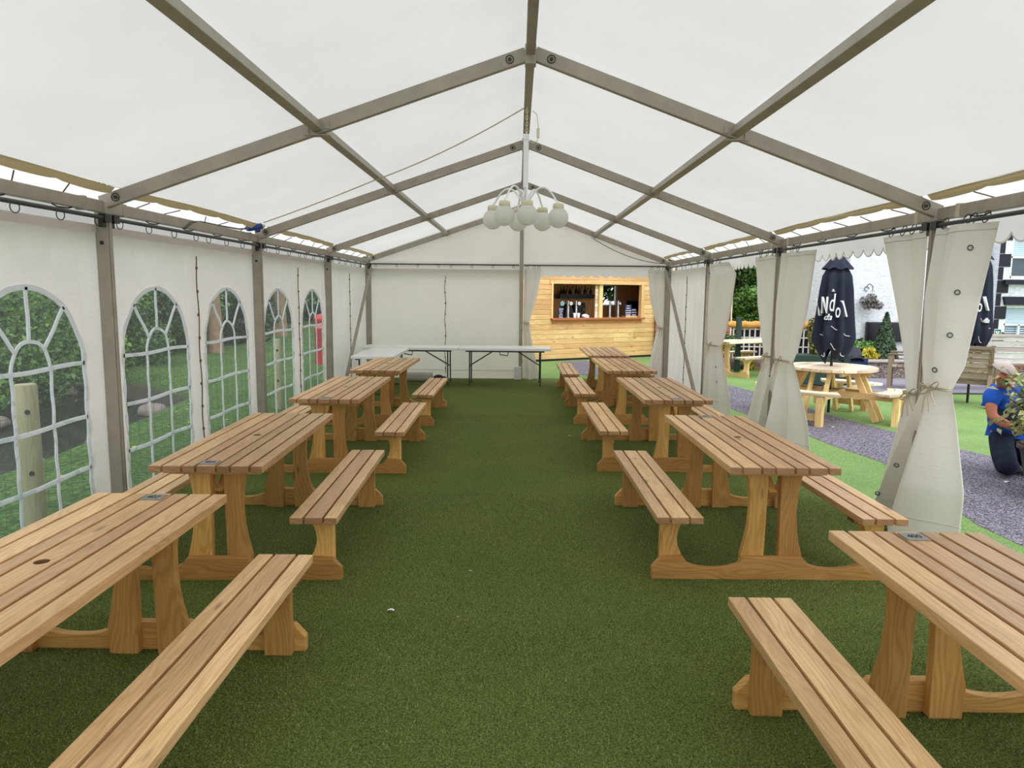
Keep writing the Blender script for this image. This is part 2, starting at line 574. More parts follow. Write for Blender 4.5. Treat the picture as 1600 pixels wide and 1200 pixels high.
struct('path', mb, M_RUBBER)

# blades of the artificial turf inside and beside the tent (nobody could count them)
def turf_blades(name, boxes, mat, hmin, hmax, wid, seed):
    rg = np.random.default_rng(seed)
    P = []
    for (x0, x1, y0, y1, n) in boxes:
        P.append(np.stack([rg.uniform(x0, x1, n), rg.uniform(y0, y1, n)], 1))
    P = np.concatenate(P)
    n = len(P)
    a = rg.uniform(0, 2 * PI, n)
    h = rg.uniform(hmin, hmax, n)
    lean = rg.uniform(0.2, 1.1, n) * h
    b = rg.uniform(0, 2 * PI, n)
    w = wid * rg.uniform(0.7, 1.3, n)
    V = np.zeros((n, 3, 3), np.float32)
    V[:, 0, 0] = P[:, 0] - np.cos(a) * w; V[:, 0, 1] = P[:, 1] - np.sin(a) * w
    V[:, 1, 0] = P[:, 0] + np.cos(a) * w; V[:, 1, 1] = P[:, 1] + np.sin(a) * w
    V[:, 2, 0] = P[:, 0] + np.cos(b) * lean; V[:, 2, 1] = P[:, 1] + np.sin(b) * lean; V[:, 2, 2] = h
    me = bpy.data.meshes.new(name)
    me.vertices.add(3 * n); me.loops.add(3 * n); me.polygons.add(n)
    me.vertices.foreach_set('co', V.ravel())
    me.loops.foreach_set('vertex_index', np.arange(3 * n, dtype=np.int32))
    me.polygons.foreach_set('loop_start', np.arange(0, 3 * n, 3, dtype=np.int32))
    at = me.attributes.new('tone', 'FLOAT', 'FACE')
    at.data.foreach_set('value', rg.random(n).astype(np.float32))
    me.update()
    o = place(name, me, mat)
    o['kind'] = 'stuff'
    o['label'] = 'short green artificial turf pile covering the marquee floor'
    o['category'] = 'artificial turf'
    return o
M_BLADE = mat_leaf('turf_blade', (62, 76, 30), (156, 168, 100), 0.3)
turf_blades('turf_pile', [(-2.9, 2.9, 1.3, 3.6, 150000), (-2.9, 2.9, 3.6, 6.0, 110000), (-2.9, 2.9, 6.0, 10.0, 70000), (2.9, 2.97, 3.0, 9.0, 2500)],
            M_BLADE, 0.006, 0.014, 0.0018, 3)

# ------------------------------------------------------------------ marquee frame
FY = [-0.88, 2.12, 5.12, 8.12, 11.12, 14.12]
PXW = 2.9
EZ0, EZ1 = 2.226, 2.307
RIDX = 0.065
frame = thing('marquee_frame', 'bolted weathered aluminium frame of the white marquee with posts rafters and purlins', 'marquee frame')
def raf_z(x):
    """centre line of the rafters"""
    if x < RIDX:
        return 2.33 + (x + 2.79) * 0.3413
    return 2.322 + (2.785 - x) * 0.3635
for k, y in enumerate(FY):
    for sx in (-1, 1):
        mb = MB()
        x = sx * PXW
        mb.box((x, y, (EZ1 + 0.0) / 2), (0.088, 0.055, EZ1), 2)
        for dx in (-0.052, 0.052):   # keder grooves at both sides of the extrusion
            mb.box((x + dx * 0.93, y, EZ0 / 2), (0.014, 0.03, EZ0 - 0.02), 2)
        po = part('post', mb, M_ALU, frame, bevel=0.005)
        mb = MB()
        mb.tube([(x, y - 0.034, 2.02), (x, y + 0.034, 2.02)], 0.014, 8)
        part('post_bolt', mb, M_BOLT, po)
        mb = MB()
        mb.box((x, y, 0.008), (0.2, 0.16, 0.012))
        part('foot_plate', mb, M_ALU, po)
        # rafter
        e = Vector((sx * 2.9, y, raf_z(sx * 2.9)))
        a = Vector((RIDX + sx * 0.03, y, raf_z(RIDX + sx * 0.03)))
        mb = MB()
        mb.beam(e, a, 0.05, 0.092)
        rf = part('rafter', mb, M_ALU, frame, bevel=0.005)
        mb = MB()
        for bx in (sx * 2.788, RIDX + sx * 0.14):
            z = raf_z(bx)
            mb.tube([(bx, y - 0.034, z), (bx, y + 0.034, z)], 0.013, 8)
            mb.tube([(bx + 0.026 * math.cos(q), y - 0.03, z + 0.026 * math.sin(q)) for q in [i * PI / 8 for i in range(16)]], 0.003, 5, closed=True)
        part('rafter_bolt', mb, M_BOLT, rf)
        mb = MB()   # bracket that holds the purlin
        px = -1.385 if sx < 0 else 1.47
        mb.box((px, y, raf_z(px) - 0.052), (0.17, 0.075, 0.006))
        mb.box((px - 0.07, y - 0.03, raf_z(px - 0.07) - 0.01), (0.035, 0.008, 0.05))
        mb.box((px + 0.07, y - 0.03, raf_z(px + 0.07) - 0.01), (0.035, 0.008, 0.05))
        part('purlin_bracket', mb, M_ALU, rf)
    mb = MB()
    mb.box((RIDX, y, raf_z(RIDX) - 0.02), (0.075, 0.09, 0.13))
    part('ridge_joint', mb, M_ALU, frame, bevel=0.004)
for k in range(len(FY) - 1):
    y0, y1 = FY[k] + 0.026, FY[k + 1] - 0.026
    for sx in (-1, 1):
        mb = MB()
        mb.beam((sx * PXW, y0, (EZ0 + EZ1) / 2), (sx * PXW, y1, (EZ0 + EZ1) / 2), 0.05, EZ1 - EZ0)
        eb = part('eave_beam', mb, M_ALU, frame, bevel=0.004)
        for yy in (y0 + 0.22, y1 - 0.22):
            mb = MB()   # webbing strap round the beam
            mb.box((sx * PXW, yy, (EZ0 + EZ1) / 2), (0.06, 0.045, EZ1 - EZ0 + 0.012))
            part('strap', mb, M_ALU if sx < 0 else M_CORD, eb, bevel=0.003)
        mb = MB()
        for j in range(4):
            yy = y0 + 0.55 + j * 0.62
            mb.tube([(sx * (PXW - .01), yy, EZ0 - 0.004), (sx * (PXW - .01), yy + 0.05, EZ0 - 0.016), (sx * (PXW - .01), yy + 0.16, EZ0 - 0.012), (sx * (PXW - .01), yy + 0.2, EZ0 - 0.002)], 0.005, 6)
        part('beam_hook', mb, M_BOLT, eb)
        # purlin, tilted with the roof
        px = -1.385 if sx < 0 else 1.47
        sl = 0.3413 if sx < 0 else -0.3635
        up = Vector((-sl, 0, 1)).normalized()
        c = Vector((px, 0, raf_z(px) + 0.005))
        mb = MB()
        mb.beam((c.x, y0, c.z), (c.x, y1, c.z), 0.058, 0.075, up)
        part('purlin', mb, M_ALU, frame, bevel=0.004)
        # curtain rail pipe hung just below the eave
        mb = MB()
        xr = sx * 2.855
        mb.tube([(xr, y0 + 0.02, 2.187), (xr, y1 - 0.02, 2.187)], 0.014, 10)
        rl = part('curtain_rail', mb, M_PIPE, frame)
        for yy in (y0 + 0.03, y1 - 0.03):
            mb = MB()
            mb.box((xr, yy, 2.187), (0.05, 0.07, 0.055))
            mb.box((sx * 2.875, yy, 2.15), (0.03, 0.04, 0.05))
            part('rail_clamp', mb, M_BLACK, rl)
    mb = MB()
    mb.beam((RIDX, y0, 3.325), (RIDX, y1, 3.325), 0.062, 0.085)
    part('ridge_beam', mb, M_ALU, frame, bevel=0.004)
# end wall: middle post, cross rail and diagonal braces
mb = MB(); mb.box((0.065, 14.12, 1.61), (0.075, 0.06, 3.2), 2)
part('gable_post', mb, M_ALU, frame, bevel=0.005)
for xa, xb in ((-2.86, 0.02), (0.11, 2.86)):
    mb = MB(); mb.tube([(xa, 14.06, 2.215), (xb, 14.06, 2.215)], 0.013, 10)
    part('gable_rail', mb, M_PIPE, frame)
for sx, z in ((-1, 0), (1, 0)):
    mb = MB(); mb.beam((sx * 2.83, 14.05, 2.14), (sx * 2.83, 11.35 if sx > 0 else 11.65, 0.06), 0.04, 0.05, (1, 0, 0))
    part('diagonal_brace', mb, M_ALU, frame, bevel=0.004)

# ------------------------------------------------------------------ roof cloth (ceiling), hems, valances
def cloth_noise(x, y, z, s, a):
    return a * mnoise.noise(Vector((x * s, y * s, z * s)))
ceil_root = struct_root('ceiling')
HEMX = 2.80
def roof_z(x):
    return raf_z(x) + 0.066
for sx in (-1, 1):
    for k in range(len(FY) - 1):
        y0, y1 = FY[k], FY[k + 1]
        def fn(u, v):
            x = RIDX + (sx * HEMX - RIDX) * u
            y = y0 + (y1 + (0.14 if k == len(FY) - 2 else 0.0) - y0) * v
            sag = 0.03 * (4 * v * (1 - v)) * (0.3 + 0.7 * math.sin(PI * min(1, u * 1.0)))
            z = roof_z(x) + 0.012 + sag * 0.5 + cloth_noise(x * 0.8, y * 1.6, 1.0, 1.7, 0.012) * math.sin(PI * v)
            return (x, y, z)
        mb = MB(); mb.grid(fn, 26, 26)
        part('roof_sheet', mb, M_ROOF, ceil_root)
        # tan hem below the sheet, laced to the eave beam
        mb = MB()
        def hem(u, v):
            y = y0 + 0.03 + (y1 - y0 - 0.06) * u
            pin = abs(math.sin(PI * u * 5)) ** 0.5
            z = 2.345 + 0.02 * math.sin(PI * u) + (0.05 * v) + 0.012 * (1 - pin) * (1 - v)
            return (sx * (HEMX + 0.02 - 0.035 * v + 0.008 * pin * (1 - v)), y, z)
        mb.grid(hem, 50, 3)
        hm = part('roof_hem', mb, M_HEM, ceil_root, label='tan coloured hem of the roof cloth')
        mb = MB()
        for j in range(1, 6):
            yy = y0 + (y1 - y0) * j / 6.0
            mb.tube([(sx * (HEMX + 0.015), yy, 2.352), (sx * (PXW - 0.012), yy + RND.uniform(-0.16, 0.16), EZ1 - 0.002)], 0.0045, 5)
        part('lacing_cord', mb, M_LACE, hm)
        # outer eave flap and scalloped valance hanging outside the beam
        mb = MB()
        def flap(u, v):
            y = y0 + (y1 - y0) * u
            x = sx * (HEMX + 0.012 + 0.24 * v)
            return (x, y, roof_z(sx * HEMX) + 0.012 - 0.085 * v + cloth_noise(y, v, 3, 2.0, 0.01) * math.sin(PI * u))
        mb.grid(flap, 30, 4)
        part('eave_flap', mb, M_FLAP, ceil_root)
        mb = MB()
        nsc = 17
        def val(u, v):
            y = y0 + (y1 - y0) * u
            sc = abs(math.sin(PI * u * nsc))
            zb = 2.045 + 0.062 * (1 - sc ** 0.7) - 0.0
            zt = roof_z(sx * HEMX) - 0.07
            xx = sx * (3.052 + 0.012 * math.sin(u * 6 * PI))
            return (xx, y, zt + (zb - zt) * v)
        mb.grid(val, nsc * 10, 4)
        part('valance', mb, M_ROOF, ceil_root)
        mb = MB()   # bound edge of the scallops
        mb.tube([Vector(val(i / (nsc * 10), 1.0)) for i in range(nsc * 10 + 1)], 0.006, 5)
        part('valance_binding', mb, M_SHEET, ceil_root)
# valance across the far end
mb = MB()
def val_end(u, v):
    x = -3.05 + 6.1 * u
    sc = abs(math.sin(PI * u * 34))
    zb = 1.995 + 0.05 * (1 - sc ** 0.7)
    return (x, 14.235 + 0.008 * math.sin(u * 40), 2.30 + (zb - 2.30) * v)
mb.grid(val_end, 340, 3)
part('valance', mb, M_ROOF, ceil_root)

# ------------------------------------------------------------------ side walls and windows
def ring_part(pts_list, name, parent, axis='x', r=0.03):
    for (x, y, z) in pts_list:
        mb = MB()
        if axis == 'x':
            pts = [(x + 0.006 * math.cos(q), y + r * math.cos(q), z + r * math.sin(q)) for q in [i * PI / 8 for i in range(16)]]
        else:
            pts = [(x + r * math.cos(q), y, z + r * math.sin(q)) for q in [i * PI / 8 for i in range(16)]]
        mb.tube(pts, 0.0032, 5, closed=True)
        part(name, mb, M_BOLT, parent)

WX = -2.95
def arch_pt(cy, w, zs, zb, ang):
    pass
def panel_with_window(y0, y1, cy, parent, seed):
    """cloth panel with an arched hole; returns hole outline"""
    R, zs, zb, zt = 0.54, 1.17, 0.16, 2.135
    n_arc, n_side, n_bot = 28, 14, 12
    hole = []
    for i in range(n_arc + 1):
        a = PI * i / n_arc
        hole.append((cy + R * math.cos(a), zs + R * math.sin(a)))
    for i in range(1, n_side + 1):
        hole.append((cy - R, zs + (zb - zs) * i / n_side))
    for i in range(1, n_bot):
        hole.append((cy - R + 2 * R * i / n_bot, zb))
    for i in range(n_side):
        hole.append((cy + R, zb + (zs - zb) * i / n_side))
    N = len(hole)
    # matching outer outline
    cz = 0.9
    out = []
    for (hy, hz) in hole:
        dy, dz = hy - cy, hz - cz
        ts = []
        if dy > 1e-6: ts.append((y1 - cy) / dy)
        if dy < -1e-6: ts.append((y0 - cy) / dy)
        if dz > 1e-6: ts.append((zt - cz) / dz)
        if dz < -1e-6: ts.append((0.03 - cz) / dz)
        t = min(ts)
        out.append([cy + dy * t, cz + dz * t])
    for ty, tz in ((y0, zt), (y1, zt), (y0, 0.03), (y1, 0.03)):
        j = min(range(N), key=lambda q: (out[q][0] - ty) ** 2 + (out[q][1] - tz) ** 2)
        out[j] = [ty, tz]
    K = 9
    V, Fc = [], []
    for i in range(K + 1):
        f = i / K
        for (h, o) in zip(hole, out):
            y, z = h[0] + (o[0] - h[0]) * f, h[1] + (o[1] - h[1]) * f
            edge = math.sin(PI * f)
            puck = 0.016 * math.sin(z * 26 + seed + y * 5) * max(0, 1 - f * 1.2) * (1 if z < 1.3 else 0.3)
            fold = 0.026 * math.sin((y + 0.06 * z) * 23 + seed) * edge * (0.5 + 0.5 * (z / 2.1))
            x = WX + puck + fold + 0.02 * mnoise.noise(Vector((y * 2.2, z * 1.4, seed)))* edge
            V.append((x, y + 0.007 * math.sin(z * 24 + seed) * (1 - f), z))
    for i in range(K):
        for k in range(N):
            k2 = (k + 1) % N
            Fc.append((i * N + k, i * N + k2, (i + 1) * N + k2, (i + 1) * N + k))
    mb = MB(); mb.add(V, Fc, None, 0.5, True)
    pn = part('sidewall_panel', mb, M_SHEET, parent)
    hem = MB()
    hem.box((WX + 0.012, (y0 + y1) / 2, zt - 0.02), (0.008, y1 - y0 - 0.01, 0.055), 1)
    part('top_hem', hem, M_SHEET, pn)
    return [(V[k][0], V[k][1], V[k][2]) for k in range(N)], pn

def ribbon(mb, pts, w, t=0.004, wav=0.0, seed=0.0):
    """flat tape in a wall facing x, from 2D (y,z) points"""
    n = len(pts)
    L, Rr = [], []
    for i in range(n):
        a = Vector(pts[max(0, i - 1)]); b = Vector(pts[min(n - 1, i + 1)])
        d = (b - a)
        d = d.normalized() if d.length > 0 else Vector((1, 0))
        nn = Vector((-d.y, d.x))
        p = Vector(pts[i])
        off = wav * math.sin(i * 1.25 + seed)
        L.append(p + nn * (w / 2 + off)); Rr.append(p - nn * (w / 2 - off))
    V, Fc = [], []
    for i in range(n):
        V += [(WX - t, L[i].x, L[i].y), (WX + t, L[i].x, L[i].y), (WX + t, Rr[i].x, Rr[i].y), (WX - t, Rr[i].x, Rr[i].y)]
    for i in range(n - 1):
        for k in range(4):
            k2 = (k + 1) % 4
            Fc.append((i * 4 + k, i * 4 + k2, (i + 1) * 4 + k2, (i + 1) * 4 + k))
    Fc += [(0, 1, 2, 3), ((n - 1) * 4 + 3, (n - 1) * 4 + 2, (n - 1) * 4 + 1, (n - 1) * 4)]
    mb.add(V, Fc)

def make_pvc():
    t = NT('clear_pvc')
    oc = t.obj_coord()
    tr = t.n('ShaderNodeBsdfTransparent'); tr.inputs[0].default_value = (0.80, 0.86, 0.83, 1)
    g = t.n('ShaderNodeBsdfGlossy'); g.inputs['Roughness'].default_value = 0.12
    d = t.n('ShaderNodeBsdfTranslucent'); d.inputs[0].default_value = (0.85, 0.9, 0.88, 1)
    nz = t.noise(t.mapping(oc, (1, 2.0, 0.6)), 5.0, 3)
    nrm = t.bump(nz, 0.5, 0.03)
    t.l(nrm, g.inputs['Normal'])
    a = t.n('ShaderNodeMixShader'); a.inputs[0].default_value = 0.05
    t.l(tr.outputs[0], a.inputs[1]); t.l(g.outputs[0], a.inputs[2])
    b = t.n('ShaderNodeMixShader'); b.inputs[0].default_value = 0.06
    t.l(a.outputs[0], b.inputs[1]); t.l(d.outputs[0], b.inputs[2])
    t.l(b.outputs[0], t.out.inputs['Surface'])
    return t.m
M_PVC = make_pvc()

wall_left = struct_root('wall_left', (WX, 8, 0))
WINS = [(2.125, 3.62, 2.9), (3.62, 5.118, 4.34), (5.122, 6.62, 5.9), (6.62, 8.118, 7.34), (8.122, 9.68, 8.93), (9.68, 11.118, 10.42)]
for i, (y0, y1, cy) in enumerate(WINS):
    hole, pn = panel_with_window(y0, y1, cy, wall_left, i * 1.7)
    ring_part([(-2.855, y0 + 0.13 + j * (y1 - y0 - 0.26) / 3, 2.158) for j in range(4)], 'curtain_ring', pn, r=0.032)
    wroot = struct_root('window_%d' % (i + 1), (WX, cy, 0.16))
    ctr = (cy, 0.95)
    V, Fc = [], []
    K = 8
    N = len(hole)
    for q in range(K + 1):
        f = q / K
        for (x, y, z) in hole:
            yy, zz = y + (ctr[0] - y) * f, z + (ctr[1] - z) * f
            V.append((x + (WX - x) * f + 0.006 * mnoise.noise(Vector((yy * 5, zz * 3, i))) * min(1, f * 4), yy, zz))
    for q in range(K):
        for k in range(N):
            k2 = (k + 1) % N
            Fc.append((q * N + k, q * N + k2, (q + 1) * N + k2, (q + 1) * N + k))
    mb = MB(); mb.add(V, Fc, None, 0.5, True)
    part('window_pane', mb, M_PVC, wroot)
    mb = MB()
    ribbon(mb, [(h[1], h[2]) for h in hole] + [(hole[0][1], hole[0][2])], 0.034, 0.005)
    part('window_border', mb, M_TAPE, wroot)
    mb = MB()
    ia = [(cy + 0.18 * math.cos(PI * j / 14), 1.2 + 0.185 * math.sin(PI * j / 14)) for j in range(15)]
    right = [(cy + 0.18, 0.17 + (1.2 - 0.17) * j / 24) for j in range(24)]
    left = [(cy - 0.18, 1.2 - (1.2 - 0.17) * (j + 1) / 24) for j in range(24)]
    ribbon(mb, right + ia + left, 0.022, 0.0045, 0.004, i)
    for zb in (1.2, 0.83, 0.475):
        ribbon(mb, [(cy - 0.535 + 1.07 * j / 8, zb + 0.006 * math.sin(j + i)) for j in range(9)], 0.027, 0.005)
    for a in (90, 138, 42):
        ca, sa = math.cos(math.radians(a)), math.sin(math.radians(a))
        p0 = (cy + 0.18 * ca, 1.2 + 0.185 * sa)
        a2 = math.radians(90 + (a - 90) * 0.84)
        p1 = (cy + 0.54 * math.cos(a2), 1.17 + 0.54 * math.sin(a2))
        ribbon(mb, [(p0[0] + (p1[0] - p0[0]) * j / 7, p0[1] + (p1[1] - p0[1]) * j / 7) for j in range(8)], 0.024, 0.005, 0.003, i)
    part('glazing_bars', mb, M_TAPE, wroot)

def lace(parent, x, y, z0, z1, axis='y'):
    mb = MB()
    n = 9
    pts = []
    for i in range(n * 2 + 1):
        z = z0 + (z1 - z0) * i / (n * 2)
        pts.append((x, y + 0.012 * math.sin(i * 1.1), z) if axis == 'y' else (x + 0.012 * math.sin(i * 1.1), y, z))
    mb.tube(pts, 0.006, 6)
    for i in range(n):
        z = z0 + (z1 - z0) * (i + 0.5) / n
        mb.ball((x, y, z), (0.012, 0.012, 0.018), 8, 5)
    return part('lace', mb, M_LACE, parent)
for y in (3.62, 6.62, 9.68):
    lace(wall_left, WX + 0.028, y, 0.1, 2.0)

def plain_panel(parent, fixed, a0, a1, axis, seed, z0=0.03, z1=2.135, amp=0.014, name='sidewall_panel', mat=None):
    def fn(u, v):
        s_ = a0 + (a1 - a0) * u
        z = z0 + (z1 - z0) * v
        e = math.sin(PI * u)
        d = amp * math.sin(s_ * 17 + seed + z * 0.7) * e * (0.4 + 0.6 * v) + 0.03 * e * mnoise.noise(Vector((s_ * 1.6, z * 1.3, seed)))
        return (fixed + d, s_, z) if axis == 'y' else (s_, fixed + d, z)
    mb = MB(); mb.grid(fn, 40, 30)
    pn = part(name, mb, mat or M_SHEET, parent)
    return pn
for (y0, y1, sd) in ((11.122, 12.64, 1.0), (12.64, 14.12, 2.2)):
    pn = plain_panel(wall_left, WX, y0, y1, 'y', sd, amp=0.026)
    ring_part([(-2.855, y0 + 0.13 + j * (y1 - y0 - 0.26) / 3, 2.158) for j in range(4)], 'curtain_ring', pn, r=0.032)
lace(wall_left, WX + 0.03, 12.64, 0.1, 2.0)
# the panel row goes on behind the camera
for (y0, y1, sd) in ((-0.82, 0.62, 4.0), (0.62, 2.06, 5.0)):
    plain_panel(wall_left, WX, y0, y1, 'y', sd)

wall_right = struct_root('wall_right', (-WX, 12.6, 0))
for (y0, y1, sd) in ((11.122, 12.64, 3.0), (12.64, 14.12, 5.2)):
    pn = plain_panel(wall_right, -WX, y0, y1, 'y', sd, amp=0.024)
    ring_part([(2.855, y0 + 0.13 + j * (y1 - y0 - 0.26) / 3, 2.158) for j in range(4)], 'curtain_ring', pn, r=0.032)
lace(wall_right, -WX - 0.03, 12.64, 0.1, 2.0)

wall_back = struct_root('wall_back', (0, 14.16, 0))
for (x0, x1, sd) in ((-2.86, -1.41, 1.5), (-1.41, 0.03, 3.5)):
    pn = plain_panel(wall_back, 14.165, x0, x1, 'x', sd, z0=0.01, amp=0.012)
    ring_part([(x0 + 0.12 + j * (x1 - x0 - 0.24) / 3, 14.06, 2.18) for j in range(4)], 'curtain_ring', pn, axis='y', r=0.022)
    mb = MB(); mb.box(((x0 + x1) / 2, 14.15, 2.1), (x1 - x0 - 0.02, 0.006, 0.06))
    part('top_hem', mb, M_SHEET, pn)
    mb = MB(); mb.box(((x0 + x1) / 2, 14.145, 0.17), (x1 - x0 - 0.02, 0.004, 0.012))
    part('bottom_seam', mb, M_SHEET, pn)
lace(wall_back, -1.41, 14.13, 0.1, 2.0, 'x')
# gable triangle
V, Fc = [], []
nx, nz = 60, 12
for i in range(nx + 1):
    x = -2.9 + 5.8 * i / nx
    zt = raf_z(x) + 0.076
    zb = 2.17
    for j in range(nz + 1):
        z = zb + (max(zt, zb + 0.02) - zb) * j / nz
        V.append((x, 14.19 + 0.008 * mnoise.noise(Vector((x * 1.3, z * 2, 9))), z))
for i in range(nx):
    for j in range(nz):
        a = i * (nz + 1) + j
        Fc.append((a, a + nz + 1, a + nz + 2, a + 1))
mb = MB(); mb.add(V, Fc, None, 0.5, True)
part('gable_panel', mb, M_SHEET, wall_back)

# ------------------------------------------------------------------ picnic tables with attached benches
TOP_Z, BEN_Z, HALF = 0.72, 0.42, 0.895
def XZ(y0):
    return lambda u, v, t: (u, t, v)

def arc_pts(cx, cz, r, a0, a1, n):
    return [(cx + r * math.cos(a0 + (a1 - a0) * i / n), cz + r * math.sin(a0 + (a1 - a0) * i / n)) for i in range(n + 1)]

def base_outline():
    """sled beam: chamfered ends, scooped between bench leg and table leg"""
    half = [(-0.73, 0.0), (-0.73, 0.072), (-0.677, 0.132), (-0.545, 0.138)]
    n = 12
    for i in range(1, n):
        x = -0.545 + (0.545 - 0.178) * i / n
        k = (x + 0.3615) / 0.1835
        half.append((x, 0.138 - 0.070 * math.sqrt(max(0, 1 - k * k)) ** 0.9))
    half.append((-0.178, 0.138))
    return half + [(-x, z) for x, z in half[::-1]]

def bench_leg_outline(s):
    pts = [(-0.677, 0.0), (-0.677, 0.345), (-0.545, 0.345)]
    n = 8
    for i in range(1, n):
        z = 0.345 + (0.138 - 0.345) * i / n
        pts.append((-0.545 - 0.030 * math.sin(PI * i / n), z))
    pts += [(-0.545, 0.138), (-0.55, 0.0)]
    return [(s * -x if s > 0 else x, z) for x, z in pts]

def table_leg_outline(s):
    out = [(-0.18, 0.0), (-0.186, 0.138), (-0.163, 0.23), (-0.148, 0.32), (-0.142, 0.42), (-0.146, 0.52), (-0.158, 0.60), (-0.168, 0.637)]
    pts = out + [(-0.038, 0.637), (-0.046, 0.0)]
    return [(s * -x if s > 0 else x, z) for x, z in pts]

def hole_plank(mb, cx, w, y0, y1, z0, z1, hy, r):
    n = 10
    for sgn in (-1, 1):
        outer = [(cx + sgn * w / 2, y0), (cx + sgn * w / 2, y1), (cx, y1), (cx, hy + r)]
        arc = [(cx + sgn * r * math.sin(PI * i / n), hy + r * math.cos(PI * i / n)) for i in range(1, n)]
        poly = outer + arc + [(cx, hy - r), (cx, y0)]
        if sgn > 0: pass
        else: poly = poly[::-1]
        m = len(poly)
        skip = []
        for k in range(m):
            a, b = poly[k], poly[(k + 1) % m]
            if abs(a[0] - cx) < 1e-6 and abs(b[0] - cx) < 1e-6: skip.append(k)
        st = RND.getstate(); RND.seed(99)
        mb.prism(poly, lambda u, v, t: (u, v, t), z0, z1, (0, 1), 0.45, skip)
        sides = [k for k in range(m) if k not in skip]
        for q, k in enumerate(sides):
            p_, r_ = poly[k], poly[(k + 1) % m]
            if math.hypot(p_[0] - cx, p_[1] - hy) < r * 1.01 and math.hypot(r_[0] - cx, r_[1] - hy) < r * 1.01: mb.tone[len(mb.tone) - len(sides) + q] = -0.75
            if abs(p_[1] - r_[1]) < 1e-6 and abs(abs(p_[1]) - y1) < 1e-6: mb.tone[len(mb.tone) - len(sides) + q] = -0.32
        RND.setstate(st)

def make_table(label, group, mtop, mleg):
    t = thing('picnic_table', label, 'picnic table', (0, 0, 0), 0, group)
    mb = MB()
    widths = [0.0645, 0.096, 0.0645, 0.098, 0.0645, 0.096, 0.0645]
    gap = 0.0150
    x = -(sum(widths) + gap * 6) / 2
    for i, w in enumerate(widths):
        dy = RND.uniform(-0.003, 0.003)
        if i == 3:
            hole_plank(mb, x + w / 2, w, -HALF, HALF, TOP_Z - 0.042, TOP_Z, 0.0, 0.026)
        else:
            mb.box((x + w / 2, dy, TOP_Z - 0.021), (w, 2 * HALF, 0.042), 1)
        x += w + gap
    part('tabletop', mb, mtop, t, False, bevel=0.0035)
    for sx in (-1, 1):
        mb = MB()
        x = 0.462
        for w in (0.0715, 0.0985, 0.0715):
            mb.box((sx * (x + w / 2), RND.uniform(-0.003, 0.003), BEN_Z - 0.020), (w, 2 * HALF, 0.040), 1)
            x += w + 0.0135
        part('bench_seat', mb, mtop, t, False, bevel=0.0035)
    for sy in (-1, 1):
        mb = MB()
        yo = sy * 0.78
        mb.prism(base_outline(), XZ(0), min(yo, yo - sy * 0.045), max(yo, yo - sy * 0.045), (1, 0))
        part('base_beam', mb, mleg, t, False, bevel=0.003)
        for s in (-1, 1):
            a, b = yo - sy * 0.0455, yo - sy * 0.092
            mb = MB(); mb.prism(table_leg_outline(s), XZ(0), min(a, b), max(a, b), (0, 1))
            part('table_leg', mb, mleg, t, False, bevel=0.003)
            mb = MB(); mb.prism(bench_leg_outline(s), XZ(0), min(a, b), max(a, b), (0, 1))
            part('bench_leg', mb, mleg, t, False, bevel=0.003)
            mb = MB(); mb.box((s * 0.597, yo - sy * 0.069, 0.363), (0.235, 0.09, 0.033), 0)
            part('bench_batten', mb, mleg, t, False, bevel=0.003)
            mb = MB(); mb.beam((s * 0.6, yo - sy * 0.095, 0.24), (s * 0.6, yo - sy * 0.24, 0.372), 0.04, 0.04, (0, sy, 1))
            part('bench_brace', mb, mleg, t, False)
        mb = MB(); mb.box((0, yo - sy * 0.069, 0.6575), (0.53, 0.095, 0.04), 0)
        part('top_batten', mb, mleg, t, False, bevel=0.003)
        mb = MB(); mb.beam((0, yo - sy * 0.08, 0.50), (0, yo - sy * 0.33, 0.66), 0.045, 0.06, (0, sy, 1))
        part('top_brace', mb, mleg, t, False)
    mb = MB(); mb.box((0, 0.085, 0.658), (0.50, 0.07, 0.04), 0)
    part('top_batten', mb, mleg, t, False, bevel=0.003)
    return t

M_EYE = mat_plain('eyelet_steel', (120, 124, 124), 0.35, 0.6, 0.5)
M_INK = mat_plain('black_lettering', (30, 30, 32), 0.6)
def number_plate(t, sy, digits):
    """small engraved plate screwed to the middle plank"""
    mb = MB(); mb.box((0.0, sy * (HALF - 0.075), TOP_Z + 0.0025), (0.095, 0.085, 0.005))
    p = part('number_plate', mb, M_PLATE, t, False, bevel=0.001, label='grey metal number plate with dark digits')
    rot = 0 
    M = Matrix.Translation((0, sy * (HALF - 0.078), TOP_Z + 0.0055)) @ Matrix.Rotation(rot, 4, 'Z') @ Matrix.Scale(0.72, 4, (1, 0, 0))
    lettering('plate_digits', digits, 0.055, M, M_INK, p, extrude=0.0004)

